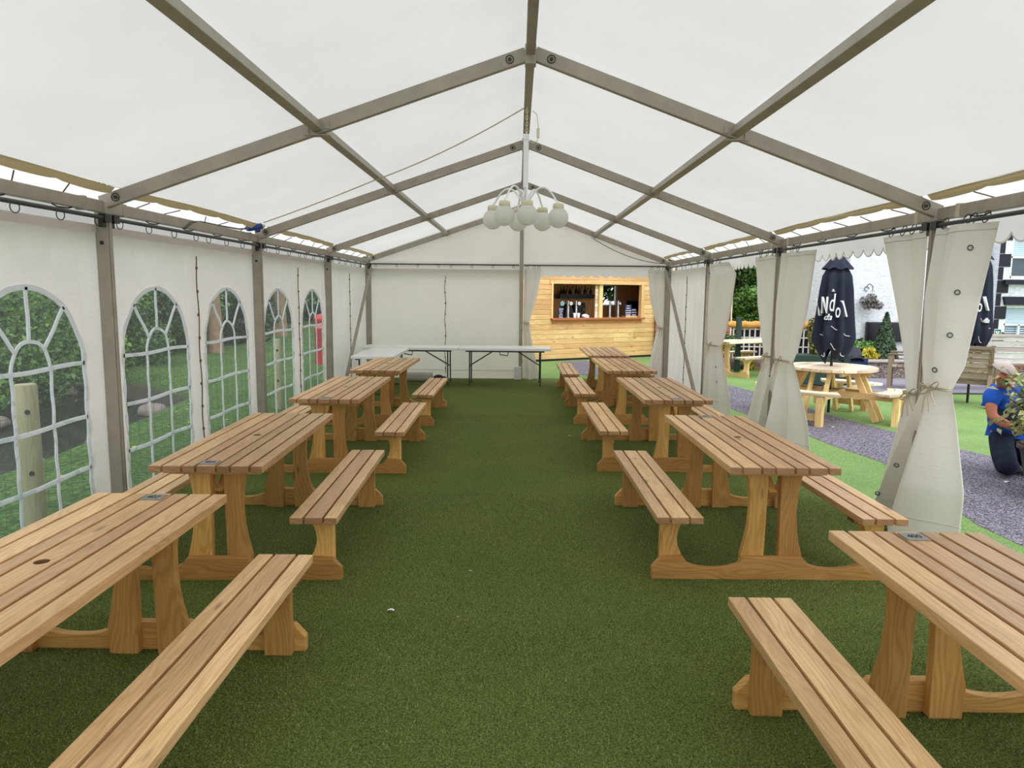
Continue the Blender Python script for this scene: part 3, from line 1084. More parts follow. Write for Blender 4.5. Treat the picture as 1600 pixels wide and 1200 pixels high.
G_TAB = 'brown picnic tables with attached benches in two rows'
tb0 = make_table('brown picnic table nearest the camera on the left, filling the lower left corner', G_TAB, M_WOOD, M_WOODLEG)
spots = [
    (-1.727, 2.515, 0.0, 1, '407', None),
    (-1.78, 4.86, 0.028, -1, '405', 'second brown picnic table back in the left row, beside the nearest grey post'),
    (-1.775, 7.41, 0.009, -1, '403', 'third brown picnic table back in the left row, just before the far small table'),
    (-1.775, 9.84, -0.008, 0, None, 'farthest brown picnic table in the left row, in front of the white folding tables'),
    (1.642, 2.075, 0.0, 1, '400', 'brown wooden picnic table nearest the camera on the right, cut off by the right edge'),
    (1.540, 4.97, 0.012, 1, '402', 'second brown picnic table back in the right row, beside the big tied curtain'),
    (1.50, 7.585, 0.012, -1, '404', 'third brown picnic table back in the right row, beside the middle tied curtain'),
    (1.46, 10.09, 0.015, 0, None, 'fourth brown picnic table back in the right row, second from the bar hut'),
    (1.452, 12.31, 0.0, 0, None, 'brown picnic table farthest back in the right row, closest to the bar hut'),
]
tables = [tb0] + [copy_tree(tb0) for _ in spots[1:]]
for t, (x, y, rz, sy, dg, lab) in zip(tables, spots):
    t.location = (x, y, 0)
    t.rotation_euler = (0, 0, rz)
    if lab: t['label'] = lab
    if sy: number_plate(t, sy, dg)
tbo = make_table('new pale pine picnic table on the lawn between two tied curtains, before the trellis', 'pale pine outdoor tables', M_PINETOP, M_PINE)
tbo.location = (4.98, 15.70, 0.0)
tbo.rotation_euler = (0, 0, math.radians(-58))

# ------------------------------------------------------------------ white folding tables by the end wall
def rounded_rect(w, h, r, n=5):
    pts = []
    for cx, cy, a0 in ((w / 2 - r, h / 2 - r, 0), (-w / 2 + r, h / 2 - r, PI / 2), (-w / 2 + r, -h / 2 + r, PI), (w / 2 - r, -h / 2 + r, 1.5 * PI)):
        for i in range(n + 1):
            a = a0 + PI / 2 * i / n
            pts.append((cx + r * math.cos(a), cy + r * math.sin(a)))
    return pts
def folding_table(label, x, y, rz, L=1.74, W=0.70, H=0.70):
    t = thing('folding_table', label, 'folding table', (x, y, 0), rz, 'white folding tables at the far end')
    mb = MB()
    mb.prism(rounded_rect(L, W, 0.05), lambda u, v, s: (u, v, s), H - 0.045, H)
    part('tabletop', mb, M_WHITEP, t, False, bevel=0.006)
    mb = MB()
    for sy in (-1, 1):
        mb.box((0, sy * (W / 2 - 0.07), H - 0.058), (L - 0.24, 0.03, 0.028))
    part('frame_rail', mb, M_DGREY, t, False)
    for sx in (-1, 1):
        mb = MB()
        xl = sx * (L / 2 - 0.19)
        for sy in (-1, 1):
            mb.tube([(xl, sy * (W / 2 - 0.1), H - 0.05), (xl, sy * (W / 2 - 0.1), 0.3), (xl, sy * (W / 2 - 0.06), 0.012)], 0.0125, 8)
        mb.tube([(xl, -W / 2 + 0.1, 0.36), (xl, W / 2 - 0.1, 0.36)], 0.01, 8)
        mb.tube([(xl, -W / 2 + 0.065, 0.08), (xl, W / 2 - 0.065, 0.08)], 0.01, 8)
        part('leg_frame', mb, M_DGREY, t, False)
        mb = MB()
        mb.tube([(xl, 0, 0.36), (sx * 0.18, 0, H - 0.05)], 0.011, 8)
        mb.box((sx * 0.18, 0, H - 0.058), (0.05, W - 0.16, 0.022))
        part('brace', mb, M_DGREY, t, False)
    mb = MB()
    yh = -W / 2 + 0.004
    mb.tube([(-0.10, yh, H - 0.052), (-0.09, yh, H - 0.11), (0.05, yh, H - 0.13), (0.06, yh, H - 0.052)], 0.009, 6)
    part('carry_handle', mb, M_BLACK, t, False)
    return t
folding_table('white folding table along the end wall in the far left corner', -1.935, 13.25, 0.0)
folding_table('white folding table along the end wall reaching past the middle post', -0.22, 13.25, 0.0, 1.66)
folding_table('white folding table turned end-on beside the left wall, behind the farthest left picnic table', -2.25, 11.95, PI / 2, 1.70, 0.66)

# things on the turf near the end wall
mb = MB()
mb.tube([(-2.12, 13.75, 0.085), (-1.62, 13.72, 0.085)], 0.08, 14)
mb.tube([(-2.13, 13.72, 0.06), (-1.63, 13.69, 0.06)], 0.06, 12)
rl_ = single('rolled_sheet', mb, M_SHEET, 'rolled white sheet lying on the turf beneath the left folding table', 'rolled sheet', (-1.87, 13.73, 0.0))
mb = MB()
mb.ball((-1.5, 13.72, 0.06), (0.1, 0.07, 0.065))
mb.ball((-1.42, 13.75, 0.045), (0.08, 0.06, 0.05))
single('dark_bag', mb, M_BLACK, 'small dark bag slumped by the end wall under the folding tables', 'bag', (-1.5, 13.72, 0.0))
mb = MB()
mb.box((0.012, 14.02, 0.135), (0.14, 0.05, 0.255))
single('white_weight_box', mb, M_WHITEP, 'narrow white box standing at the foot of the middle end-wall post', 'box', (0.012, 14.02, 0.0), bevel=0.006)

# small scraps lying on the floor
SCR = [(-0.665, 3.681, 0.022, 'pale scrap lying on the turf near the foot of the left front bench'),
       (-0.276, 4.244, 0.010, 'tiny white petal on the middle of the turf aisle'),
       (0.631, 8.46, 0.02, 'small white scrap on the turf beside the right-hand benches'),
       (-0.302, 3.607, 0.007, 'speck of white petal on the turf aisle nearest the camera')]
for i, (x, y, s, lab) in enumerate(SCR):
    mb = MB()
    mb.grid(lambda u, v: (x + (u - .5) * s * 1.6, y + (v - .5) * s, 0.0145 + 0.25 * s * math.sin(u * PI) + 0.1 * s * math.sin(v * 5)), 6, 4)
    single('scrap', mb, M_WHITEP, lab, 'litter', (x, y, 0.0145), group='scraps on the turf')
for i, (x, y, s, lab) in enumerate([(4.121, 9.278, 0.03, 'white scrap on the rubber path before the round table'),
                                    (4.541, 6.55, 0.035, 'white petal on the rubber path in front of the kneeling person'),
                                    (4.62, 6.36, 0.03, 'white petal on the rubber path beside the dark plant pot')]):
    mb = MB()
    mb.grid(lambda u, v: (x + (u - .5) * s * 1.6, y + (v - .5) * s, 0.0075 + 0.25 * s * math.sin(u * PI)), 6, 4)
    single('scrap', mb, M_WHITEP, lab, 'litter', (x, y, 0.0075), group='scraps on the path')

# ------------------------------------------------------------------ globe chandelier, its cable and plug
CX, CY = 0.058, 6.45
M_GLOBE = mat_fabric('opal_globe', (252, 252, 248), 0.55, 0.3, 0.0, 1.0, 0.05)
ch = thing('chandelier', 'white six-globe chandelier hanging on a chain from the ridge beam', 'chandelier', (CX, CY, 3.28))
mb = MB()
for i in range(9):
    z = 3.275 - i * 0.027
    if i % 2: mb.tube([(CX + 0.008 * math.cos(q), CY, z + 0.018 * math.sin(q)) for q in [k * PI / 5 for k in range(10)]], 0.003, 5, closed=True)
    else: mb.tube([(CX, CY + 0.008 * math.cos(q), z + 0.018 * math.sin(q)) for q in [k * PI / 5 for k in range(10)]], 0.003, 5, closed=True)
part('chain', mb, M_CREAM, ch)
mb = MB()
mb.box((CX - 0.004, CY, 2.82), (0.045, 0.045, 0.43))
mb.box((CX - 0.004, CY, 3.03), (0.052, 0.052, 0.05))
part('stem_box', mb, M_WHITEP, ch, bevel=0.004)
mb = MB()
mb.lathe([(0.012, 0.2), (0.012, 0.14), (0.035, 0.12), (0.04, 0.06), (0.03, 0.02), (0.045, 0.0), (0.03, -0.03), (0.01, -0.05)], 18, (CX - 0.006, CY, 2.42))
part('hub', mb, M_WHITEP, ch)
GX_ = [(0.015, -0.29), (0.285, -0.09), (0.16, 0.24), (-0.06, 0.285), (-0.285, 0.11), (-0.175, -0.24)]
for gx, gy in GX_:
    hx, hy = CX - 0.006, CY
    pts = []
    for i in range(13):
        q = i / 12
        r = 0.03 + 0.97 * q
        pts.append((hx + gx * r, hy + gy * r, 2.44 + 0.15 * math.sin(PI * min(1, q * 1.05)) ** 0.8 + (0.03) * q))
    pts.append((hx + gx, hy + gy, 2.455))
    mb = MB(); mb.tube(pts, 0.0085, 8)
    arm = part('arm', mb, M_WHITEP, ch)
    mb = MB(); mb.lathe([(0.012, 0.05), (0.042, 0.045), (0.048, 0.03), (0.048, 0.0), (0.03, -0.004)], 18, (hx + gx, hy + gy, 2.42))
    part('globe_collar', mb, M_CREAM, arm)
    mb = MB(); mb.ball((hx + gx, hy + gy, 2.345), 0.088, 24, 16)
    part('globe', mb, M_GLOBE, arm)
# inline connector hanging beside the stem
mb = MB()
mb.tube([(CX + 0.05, CY, 3.25), (CX + 0.085, CY, 3.22), (CX + 0.098, CY, 3.14), (CX + 0.098, CY, 3.10)], 0.004, 6)
mb.tube([(CX + 0.098, CY, 3.03), (CX + 0.094, CY, 3.0), (CX + 0.05, CY, 2.985), (CX + 0.02, CY, 3.0)], 0.004, 6)
cn = part('connector_flex', mb, M_CREAM, ch)
mb = MB(); mb.box((CX + 0.098, CY, 3.065), (0.026, 0.022, 0.08))
part('connector', mb, M_CREAM, cn, bevel=0.004)

def sag_line(a, b, sag, n=16):
    a, b = Vector(a), Vector(b)
    return [a + (b - a) * (i / n) - Vector((0, 0, sag * 4 * (i / n) * (1 - i / n))) for i in range(n + 1)]
cb = MB()
pA, pB, pC = (-2.74, 7.9, 2.42), (-1.40, 7.15, 2.76), (0.035, 6.46, 3.275)
cb.tube(sag_line(pA, pB, 0.01) + sag_line(pB, pC, 0.04)[1:], 0.006, 6)
single('power_cable', cb, M_CORD, 'thin cable running from the blue plug across the purlin to the ridge', 'cable', pB)
pl = thing('power_plug', 'blue industrial power plug resting on the left eave beam at the second post', 'plug', (-2.79, 7.86, 2.36))
mb = MB()
mb.tube([(-2.88, 7.78, 2.345), (-2.86, 7.80, 2.352), (-2.795, 7.86, 2.372), (-2.76, 7.89, 2.383)], [0.028, 0.034, 0.034, 0.03], 14)
part('plug_body', mb, M_BLUE, pl)
mb = MB(); mb.tube([(-2.815, 7.85, 2.335), (-2.78, 7.88, 2.345)], 0.026, 12)
part('plug_lid', mb, M_BLUE, pl)
mb = MB(); mb.tube([(-2.755, 7.893, 2.385), (-2.735, 7.91, 2.392)], [0.018, 0.012], 10)
part('plug_gland', mb, M_CREAM, pl)
mb = MB()
mb.tube([(-2.885, 7.77, 2.343), (-2.895, 7.6, 2.325), (-2.9, 7.2, 2.318), (-2.9, 6.7, 2.315), (-2.865, 6.45, 2.29), (-2.862, 6.3, 2.22)], 0.008, 6)
part('plug_cable', mb, M_PIPE, pl)
mb = MB()
mb.tube(sag_line((1.43, 14.06, 2.73), (2.8, 14.06, 2.27), 0.10), 0.006, 6)
single('black_cable', mb, M_BLACK, 'black cable sagging from the purlin down to the far right corner of the marquee', 'cable', (2.1, 14.06, 2.4))

# ------------------------------------------------------------------ tied-back curtains of the open side
def smooth_rows(rows, z):
    """rows: (z, a, b, amp, shift) from top to bottom; smooth interpolation"""
    if z >= rows[0][0]: return rows[0][1:]
    if z <= rows[-1][0]: return rows[-1][1:]
    for r0, r1 in zip(rows, rows[1:]):
        if r1[0] <= z <= r0[0]:
            f = (r0[0] - z) / (r0[0] - r1[0])
            return tuple(p + (q - p) * f for p, q in zip(r0[1:], r1[1:]))
def curtain(label, rows, nf, fixed, axis, seed, tie_z, eyes=(), rings=(), side=1.0, skew=0.0, group='curtains tied back to the marquee posts', prof=None):
    zt, zb = rows[0][0], rows[-1][0]
    mid = (rows[0][1] + rows[0][2]) / 2
    loc = (fixed, mid, 0) if axis == 'y' else (mid, fixed, 0)
    t = thing('curtain', label, 'curtain', loc, 0, group)
    def pos(u, v):
        z = zt + (zb - zt) * v
        a, b, amp, sh = smooth_rows(rows, z)
        ph = seed + skew * v
        w = math.sin(2 * PI * nf * u + ph)
        w = 0.75 * math.asin(w * 0.995) / (PI / 2) + 0.30 * w + 0.22 * math.asin(0.99 * math.sin(2 * PI * nf * 1.63 * u + seed * 2.1 + 1.2 * v))
        w += 0.5 * mnoise.noise(Vector((u * 3.1, v * 2.2, seed)))
        along = a + (b - a) * (u + 0.03 * math.sin(2 * PI * nf * u * 2 + ph))
        d = fixed + side * (sh + amp * w * (0.7 + 0.3 * math.sin(u * 3 + seed)))
        if prof:   # a chosen fold line: (u, share of the width, depth)
            for p0, p1 in zip(prof, prof[1:]):
                if p0[0] <= u <= p1[0]:
                    f = (u - p0[0]) / (p1[0] - p0[0])
                    f = f * 0.75 + 0.25 * (f * f * (3 - 2 * f))
                    along = a + (b - a) * (p0[1] + (p1[1] - p0[1]) * f)
                    d = fixed + side * (sh + amp * (p0[2] + (p1[2] - p0[2]) * f) + amp * 0.30 * mnoise.noise(Vector((u * 4.0, v * 2.6, seed))) * math.sin(PI * u))
                    break
        zz = z + 0.012 * math.sin(u * 7 + seed) * (1 if v > 0.98 else 0) 
        return (d, along, zz) if axis == 'y' else (along, d, zz)
    mb = MB(); mb.grid(pos, 72, 64)
    cl = part('curtain_cloth', mb, M_CURT, t)
    # hem line near the bottom and tape at top
    for vv in (0.93, 0.02):
        mb = MB()
        mb.tube([Vector(pos(i / 72, vv)) + (Vector((-side * 0.002, 0, 0)) if axis == 'y' else Vector((0, -side * 0.002, 0))) for i in range(73)], 0.003, 4)
        part('stitched_hem', mb, M_SHEET, cl)
    if eyes:
        for (u, v) in eyes:
            p = Vector(pos(u, v)); q = Vector(pos(min(1, u + 0.02), v)); s_ = Vector(pos(u, v + 0.01))
            n = (q - p).cross(s_ - p)
            if n.length < 1e-9: continue
            n.normalize()
            e1 = (q - p).normalized(); e2 = n.cross(e1)
            mb = MB()
            for off in (-0.003, 0.003):
                mb.tube([p + n * off + (e1 * math.cos(k * PI / 7) + e2 * math.sin(k * PI / 7)) * 0.015 for k in range(14)], 0.0045, 6, closed=True)
            part('eyelet', mb, M_EYE, cl)
    # cord round the gathered waist with a bow
    a, b, amp, sh = smooth_rows(rows, tie_z)
    cen = (a + b) / 2
    ra, rb = abs(b - a) / 2 + 0.012, amp * 1.15 + 0.016
    mb = MB()
    ctr = fixed + side * sh
    for dz in (0.0, 0.012):
        ringp = []
        for k in range(24):
            q = 2 * PI * k / 24
            dd, al = ctr + rb * math.cos(q), cen + ra * math.sin(q)
            ringp.append((dd, al, tie_z + dz) if axis == 'y' else (al, dd, tie_z + dz))
        mb.tube(ringp, 0.006, 6, closed=True)
    kd = ctr - side * rb if axis == 'y' else ctr - rb
    kn = Vector((kd, cen - 0.05, tie_z)) if axis == 'y' else Vector((cen, kd, tie_z))
    for (dx, dz) in ((-0.11, 0.05), (0.1, -0.04)):
        loop = []
        for k in range(13):
            q = PI * 2 * k / 12
            loop.append(kn + (Vector((-side * 0.01, dx * (0.5 - 0.5 * math.cos(q)), dz * (0.5 - 0.5 * math.cos(q)) + 0.02 * math.sin(q))) if axis == 'y' else Vector((dx * (0.5 - 0.5 * math.cos(q)), -0.01, dz * (0.5 - 0.5 * math.cos(q)) + 0.02 * math.sin(q)))))
        mb.tube(loop, 0.005, 5)
    for (dx, dz) in ((-0.06, -0.15), (0.02, -0.17), (-0.12, -0.1)):
        tail = [kn, kn + (Vector((-side * 0.03, dx * .6, dz * .4)) if axis == 'y' else Vector((dx * .6, -0.03, dz * .4))), kn + (Vector((-side * 0.03, dx, dz)) if axis == 'y' else Vector((dx, -0.03, dz)))]
        mb.tube(tail, 0.005, 5)
    part('tie_cord', mb, M_CORD, t)
    if rings:
        for u in rings:
            al = rows[0][1] + (rows[0][2] - rows[0][1]) * u
            mb = MB()
            if axis == 'y':
                ps = [(fixed + 0.012 * math.sin(k * PI / 8), al + 0.033 * math.cos(k * PI / 8), zt + 0.03 + 0.036 * math.sin(k * PI / 8)) for k in range(16)]
            else:
                ps = [(al + 0.024 * math.cos(k * PI / 8), fixed, zt + 0.024 + 0.03 * math.sin(k * PI / 8)) for k in range(16)]
            mb.tube(ps, 0.0035, 5, closed=True)
            part('curtain_ring', mb, M_BOLT, t)
    return t

# rows: z, edge a, edge b, fold depth, shift towards the inside
FLAP = [(0, 0, 0.2), (0.10, 0.12, -0.5), (0.20, 0.24, 0.35), (0.34, 0.40, -0.35), (0.52, 0.62, -1.0), (0.56, 0.64, -0.95), (0.95, 1.0, 1.1), (1.0, 0.94, 1.2)]
curtain('large off-white curtain with eyelets tied on the near side of the closest right-hand post',
        [(2.165, 5.10, 4.52, 0.06, 0.0), (1.7, 5.11, 4.68, 0.095, -0.01), (1.25, 5.07, 4.73, 0.075, -0.02), (1.09, 5.03, 4.76, 0.035, -0.03), (0.9, 5.12, 4.76, 0.075, -0.03), (0.4, 5.40, 4.70, 0.13, -0.03), (0.012, 5.60, 4.74, 0.15, -0.03)],
        1.7, 2.865, 'y', 0.6, 1.09,
        eyes=[(0.74, 0.07), (0.74, 0.20), (0.74, 0.33), (0.60, 0.44), (0.22, 0.66), (0.14, 0.79), (0.10, 0.91)], rings=(0.2, 0.6, 0.72, 0.95), prof=FLAP)
curtain('beige shaded curtain tied back on the far side of the closest right-hand post',
        [(2.16, 5.86, 5.20, 0.022, 0.0), (1.6, 5.56, 5.19, 0.03, 0.0), (1.25, 5.40, 5.18, 0.03, 0.0), (1.0, 5.31, 5.18, 0.025, 0.0), (0.6, 5.44, 5.18, 0.045, 0.0), (0.012, 5.72, 5.18, 0.06, 0.0)],
        1.6, 2.875, 'y', 2.2, 1.0, rings=(0.25, 0.5, 0.7, 0.9))
FLAP2 = [(0, 0, 0.3), (0.14, 0.14, -0.6), (0.26, 0.28, 0.4), (0.40, 0.46, -0.8), (0.62, 0.66, 0.5), (0.70, 0.74, 0.1), (0.96, 1.0, 1.0), (1.0, 0.95, 1.1)]
curtain('off-white curtain tied with a bow on the near side of the middle right-hand post',
        [(2.15, 8.06, 7.25, 0.06, 0.0), (1.6, 8.07, 7.42, 0.08, 0.0), (1.15, 8.08, 7.56, 0.06, 0.0), (1.0, 8.07, 7.62, 0.035, 0.0), (0.85, 8.14, 7.58, 0.07, 0.0), (0.4, 8.36, 7.36, 0.12, 0.0), (0.012, 8.5, 7.28, 0.15, 0.0)],
        2.4, 2.875, 'y', 1.1, 1.0, eyes=[(0.12, 0.63), (0.1, 0.78)], rings=(0.15, 0.4, 0.6), prof=FLAP2)
curtain('beige shaded curtain tied back on the far side of the middle right-hand post',
        [(2.15, 8.93, 8.20, 0.03, 0.0), (1.6, 8.76, 8.19, 0.05, 0.0), (1.0, 8.40, 8.18, 0.035, 0.0), (0.6, 8.62, 8.18, 0.07, 0.0), (0.012, 8.98, 8.18, 0.09, 0.0)],
        1.8, 2.875, 'y', 3.1, 1.0, rings=(0.3, 0.6, 0.85))
curtain('off-white curtain tied back at the third right-hand post, next to the closed wall panels',
        [(2.15, 11.05, 10.2, 0.05, 0.0), (1.98, 11.0, 9.85, 0.06, 0.0), (1.5, 11.0, 10.05, 0.07, 0.0), (1.1, 10.98, 10.22, 0.05, 0.0), (0.96, 10.96, 10.34, 0.035, 0.0), (0.8, 11.0, 10.26, 0.05, 0.0), (0.3, 11.04, 10.0, 0.09, 0.0), (0.012, 11.06, 9.95, 0.11, 0.0)],
        2.2, 2.875, 'y', 0.3, 0.96, rings=(0.2, 0.5, 0.7), eyes=[(0.6, 0.7), (0.6, 0.8)], prof=FLAP2)
curtain('off-white curtain tied back to the right of the middle end-wall post',
        [(2.15, 0.11, 0.45, 0.03, 0.0), (1.6, 0.11, 0.36, 0.04, 0.0), (1.1, 0.11, 0.22, 0.03, 0.0), (0.7, 0.11, 0.29, 0.05, 0.0), (0.01, 0.10, 0.44, 0.08, 0.0)],
        1.6, 14.16, 'x', 0.9, 1.1, rings=(0.2, 0.6, 0.85))
curtain('beige curtain tied back in the far right corner, beside the bar hut opening',
        [(2.15, 2.50, 2.85, 0.03, 0.0), (1.6, 2.56, 2.85, 0.04, 0.0), (1.03, 2.73, 2.85, 0.03, 0.0), (0.6, 2.64, 2.85, 0.05, 0.0), (0.05, 2.55, 2.85, 0.06, 0.0)],
        1.5, 14.16, 'x', 2.4, 1.03, rings=(0.25, 0.6, 0.9))

# ------------------------------------------------------------------ helpers for the world outside
def at(px, py, Y):
    """point at distance Y that the camera sees at photo pixel px, py"""
    d = _r2 * ((px - 800) / F_PX) + _u2 * ((600 - py) / F_PX) + _f
    return CAM + d * (Y / d.y)

def leaf_mesh(name, centers, normals, size, rg, aspect=1.8, droop=0.35, tones=None):
    """many bent leaves as one mesh (foliage of one plant)"""
    n = len(centers)
    t = rg.normal(size=(n, 3)); t -= normals * (t * normals).sum(1, keepdims=True)
    t /= np.linalg.norm(t, axis=1, keepdims=True) + 1e-9
    b = np.cross(normals, t)
    s = size * rg.uniform(0.6, 1.35, (n, 1))
    L, Wd = s * aspect, s
    V = np.zeros((n, 6, 3), np.float32)
    V[:, 0] = centers - t * L * .5
    V[:, 1] = centers + b * Wd * .5 + normals * s * 0.12
    V[:, 2] = centers - b * Wd * .5 + normals * s * 0.12
    V[:, 3] = centers
    V[:, 4] = centers + t * L * .5 - normals * s * droop
    V[:, 5] = centers + t * L * .25
    idx = np.array([[0, 3, 1], [0, 2, 3], [1, 3, 4], [3, 2, 4]], np.int32)
    F = (np.arange(n, dtype=np.int32)[:, None, None] * 6 + idx[None]).reshape(-1, 3)
    me = bpy.data.meshes.new(name)
    m = len(F)
    me.vertices.add(6 * n); me.loops.add(3 * m); me.polygons.add(m)
    me.vertices.foreach_set('co', V.ravel())
    me.loops.foreach_set('vertex_index', F.ravel())
    me.polygons.foreach_set('loop_start', np.arange(0, 3 * m, 3, dtype=np.int32))
    tn = (rg.random(n) if tones is None else tones).astype(np.float32)
    at_ = me.attributes.new('tone', 'FLOAT', 'FACE')
    at_.data.foreach_set('value', np.repeat(tn, 4))
    me.update()
    return me

def crown(rg, n, rad, lumps=10, lump_r=0.45, zmin=-1.0, shell=0.75):
    """leaf centres on a lumpy ellipsoid"""
    rad = np.array(rad)
    C = rg.normal(size=(lumps, 3)); C /= np.linalg.norm(C, axis=1, keepdims=True)
    C *= rg.uniform(0.45, 0.72, (lumps, 1))
    k = rg.integers(0, lumps, n)
    d = rg.normal(size=(n, 3)); d /= np.linalg.norm(d, axis=1, keepdims=True)
    r = lump_r * rg.uniform(shell, 1.05, (n, 1))
    P = (C[k] + d * r)
    nrm = d + 0.5 * rg.normal(size=(n, 3)) + np.array([0, 0, 0.35]); nrm /= np.linalg.norm(nrm, axis=1, keepdims=True)
    P = P * rad
    keep = P[:, 2] > zmin * rad[2]
    return P[keep], nrm[keep]

def bush(name, label, cat, loc, rad, n, leaf, mat, seed, lumps=10, lump_r=0.45, trunk=None, group=None, zc=None, aspect=1.8, stem_mat=None, shell=0.75):
    rg = np.random.default_rng(seed)
    t = thing(name, label, cat, loc, 0, group)
    P, N = crown(rg, n, rad, lumps, lump_r, -0.95, shell)
    P[:, 2] += rad[2] * 0.92 if zc is None else zc
    me = leaf_mesh('foliage', P, N, leaf, rg, aspect)
    place('foliage', me, mat, t)
    mb = MB()
    top = (rad[2] if zc is None else zc)
    if trunk:
        mb.tube([(0, 0, -0.1), (0.03 * trunk, 0, top * .5), (0, 0.02, top)], [trunk, trunk * .8, trunk * .5], 10)
    for i in range(7):
        a = i * 2.4 + seed
        mb.tube([(0.02 * math.cos(a), 0.02 * math.sin(a), 0.0 if not trunk else top * .45), (rad[0] * .3 * math.cos(a), rad[1] * .3 * math.sin(a), top * .7), (rad[0] * .6 * math.cos(a), rad[1] * .6 * math.sin(a), top * 1.15)], [0.012 + (trunk or 0) * .3, 0.01 + (trunk or 0) * .2, 0.005], 6)
    part('stems' if not trunk else 'trunk', mb, stem_mat or M_STEM, t, False)
    return t

M_STEM = mat_plain('bark', (92, 76, 58), 0.9, 0, 0.1, 0.3, 9, 0.5)
M_BARK = mat_plain('pinkish_bark', (150, 122, 100), 0.9, 0, 0.1, 0.25, 6, 0.6)
M_LDARK = mat_leaf('dark_leaf', (18, 34, 16), (62, 96, 44))
M_LMID = mat_leaf('mid_leaf', (30, 62, 20), (108, 152, 66))
M_LBRIGHT = mat_leaf('bright_leaf', (52, 96, 30), (142, 190, 84))
M_LOLIVE = mat_leaf('olive_leaf', (84, 84, 34), (160, 152, 78))
M_LYEL = mat_leaf('yellow_leaf', (150, 150, 30), (236, 222, 70))
M_LVAR = mat_leaf('variegated_leaf', (46, 78, 32), (212, 212, 146))
M_LPURP = mat_leaf('flower_mix', (74, 96, 56), (170, 150, 170))
M_WHITEWALL = mat_plain('white_painted_stone', (236, 238, 242), 0.7, 0, 0.2, 0.03, 3)
M_QUOIN = mat_plain('black_painted_stone', (34, 36, 46), 0.6, 0, 0.3)
M_GLASS = mat_plain('window_glass', (70, 84, 92), 0.08, 0.1, 0.8, 0.25, 2.2)
M_BLIND = mat_plain('pale_blind', (190, 212, 226), 0.5, 0, 0.3, 0.05)
M_WFRAME = mat_plain('white_window_frame', (236, 240, 244), 0.4)
M_NAVY = mat_plain('navy_canvas', (40, 44, 60), 0.75, 0, 0.2, 0.08, 10)
M_WTEXT = mat_plain('white_print', (236, 236, 236), 0.6, 0, 0.2, 0.02)
M_SCREEN = mat_plain('black_screen', (34, 36, 42), 0.25, 0, 0.5)
M_GREEN = mat_plain('dark_green_paint', (44, 66, 58), 0.6)
M_SIGNG = mat_plain('sign_green', (16, 110, 78), 0.5)
M_ORANGE = mat_plain('orange_reed', (208, 158, 86), 0.9, 0, 0.1, 0.3, 30, 0.6)
M_TRELLIS = mat_plain('pale_trellis', (216, 208, 204), 0.7)
M_LILACTIN = mat_plain('lilac_corrugated', (186, 190, 214), 0.5)
M_SLATE = mat_plain('purple_slate_gravel', (150, 146, 160), 0.8, 0, 0.2, 0.15, 40, 0.4)
M_RED = mat_plain('red_paint', (196, 40, 52), 0.4, 0, 0.5)
M_PALERED = mat_plain('pale_red_panel', (232, 120, 130), 0.4)

def make_stone(name, c1, c2, mortar, sx=4.0, sz=9.0, bump=0.8):
    t = NT(name)
    oc = t.obj_coord()
    v = t.n('ShaderNodeTexVoronoi', feature='DISTANCE_TO_EDGE'); t.l(t.mapping(oc, (sx, sx, sz)), v.inputs['Vector'])
    v2 = t.n('ShaderNodeTexVoronoi', feature='F1'); t.l(t.mapping(oc, (sx, sx, sz)), v2.inputs['Vector'])
    sepc = t.n('ShaderNodeSeparateColor'); t.l(v2.outputs['Color'], sepc.inputs[0])
    col = t.ramp(sepc.outputs[0], [(0.1, s2l(c1)), (0.9, s2l(c2))])
    e = t.ramp(v.outputs['Distance'], [(0.01, (0, 0, 0, 1)), (0.07, (1, 1, 1, 1))])
    col = t.mix(e, s2l(mortar), col)
    t.principled(col, 0.85, 0, t.bump(e, bump, 0.02), 0.15)
    return t.m
M_STONE = make_stone('dry_stone', (120, 104, 98), (190, 176, 170), (60, 52, 50), 5.0, 12.0)
M_PUBSTONE = make_stone('white_rubble_wall', (228, 232, 238), (242, 245, 250), (208, 216, 228), 1.7, 7.5, 0.5)
M_ROCK = mat_plain('river_stone', (128, 116, 112), 0.85, 0, 0.2, 0.25, 5, 0.5)

# ------------------------------------------------------------------ bar hut
hut = thing('bar_hut', 'pine clad bar hut with a long open serving hatch beyond the end wall', 'bar hut', (0.426, 17.728, 0.0), math.radians(29.88))
HU0, HU1, HZ = -1.2, 4.9, 2.5
HA, HB, HC, HD = 0.485, 3.30, 1.05, 1.915      # hatch
mb = MB()
z = 0.05
while z < HZ - 0.02:
    h = 0.123
    segs = [(HU0, HU1)]
    if z + h > HC - 0.04 and z < HD:
        segs = [(HU0, HA), (HB, HU1)]
    for a, b in segs:
        cuts = [a]
        if b - a > 3: cuts.append(a + (b - a) * RND.uniform(0.3, 0.7))
        cuts.append(b)
        for q in range(len(cuts) - 1):
            mb.box(((cuts[q] + cuts[q + 1]) / 2, 0.012 + 0.004 * RND.random(), z + h / 2), (cuts[q + 1] - cuts[q] - 0.002, 0.024, h - 0.006), 0)
    z += h
part('cladding', mb, M_CLAD, hut, False, bevel=0.004)
mb = MB()
mb.box(((HU0 + HA) / 2, 0.05, 1.25), (HA - HU0, 0.05, 2.5)); mb.box(((HU1 + HB) / 2, 0.05, 1.25), (HU1 - HB, 0.05, 2.5))
mb.box(((HA + HB) / 2, 0.05, HC / 2), (HB - HA, 0.05, HC - 0.02)); mb.box(((HA + HB) / 2, 0.05, (HD + HZ) / 2), (HB - HA, 0.05, HZ - HD))
part('wall_board', mb, M_DARKWOOD, hut, False)
mb = MB(); mb.box((1.85, 0.06, 0.02), (HU1 - HU0, 0.14, 0.05), 0)
part('plinth', mb, M_QUOIN, hut, False)
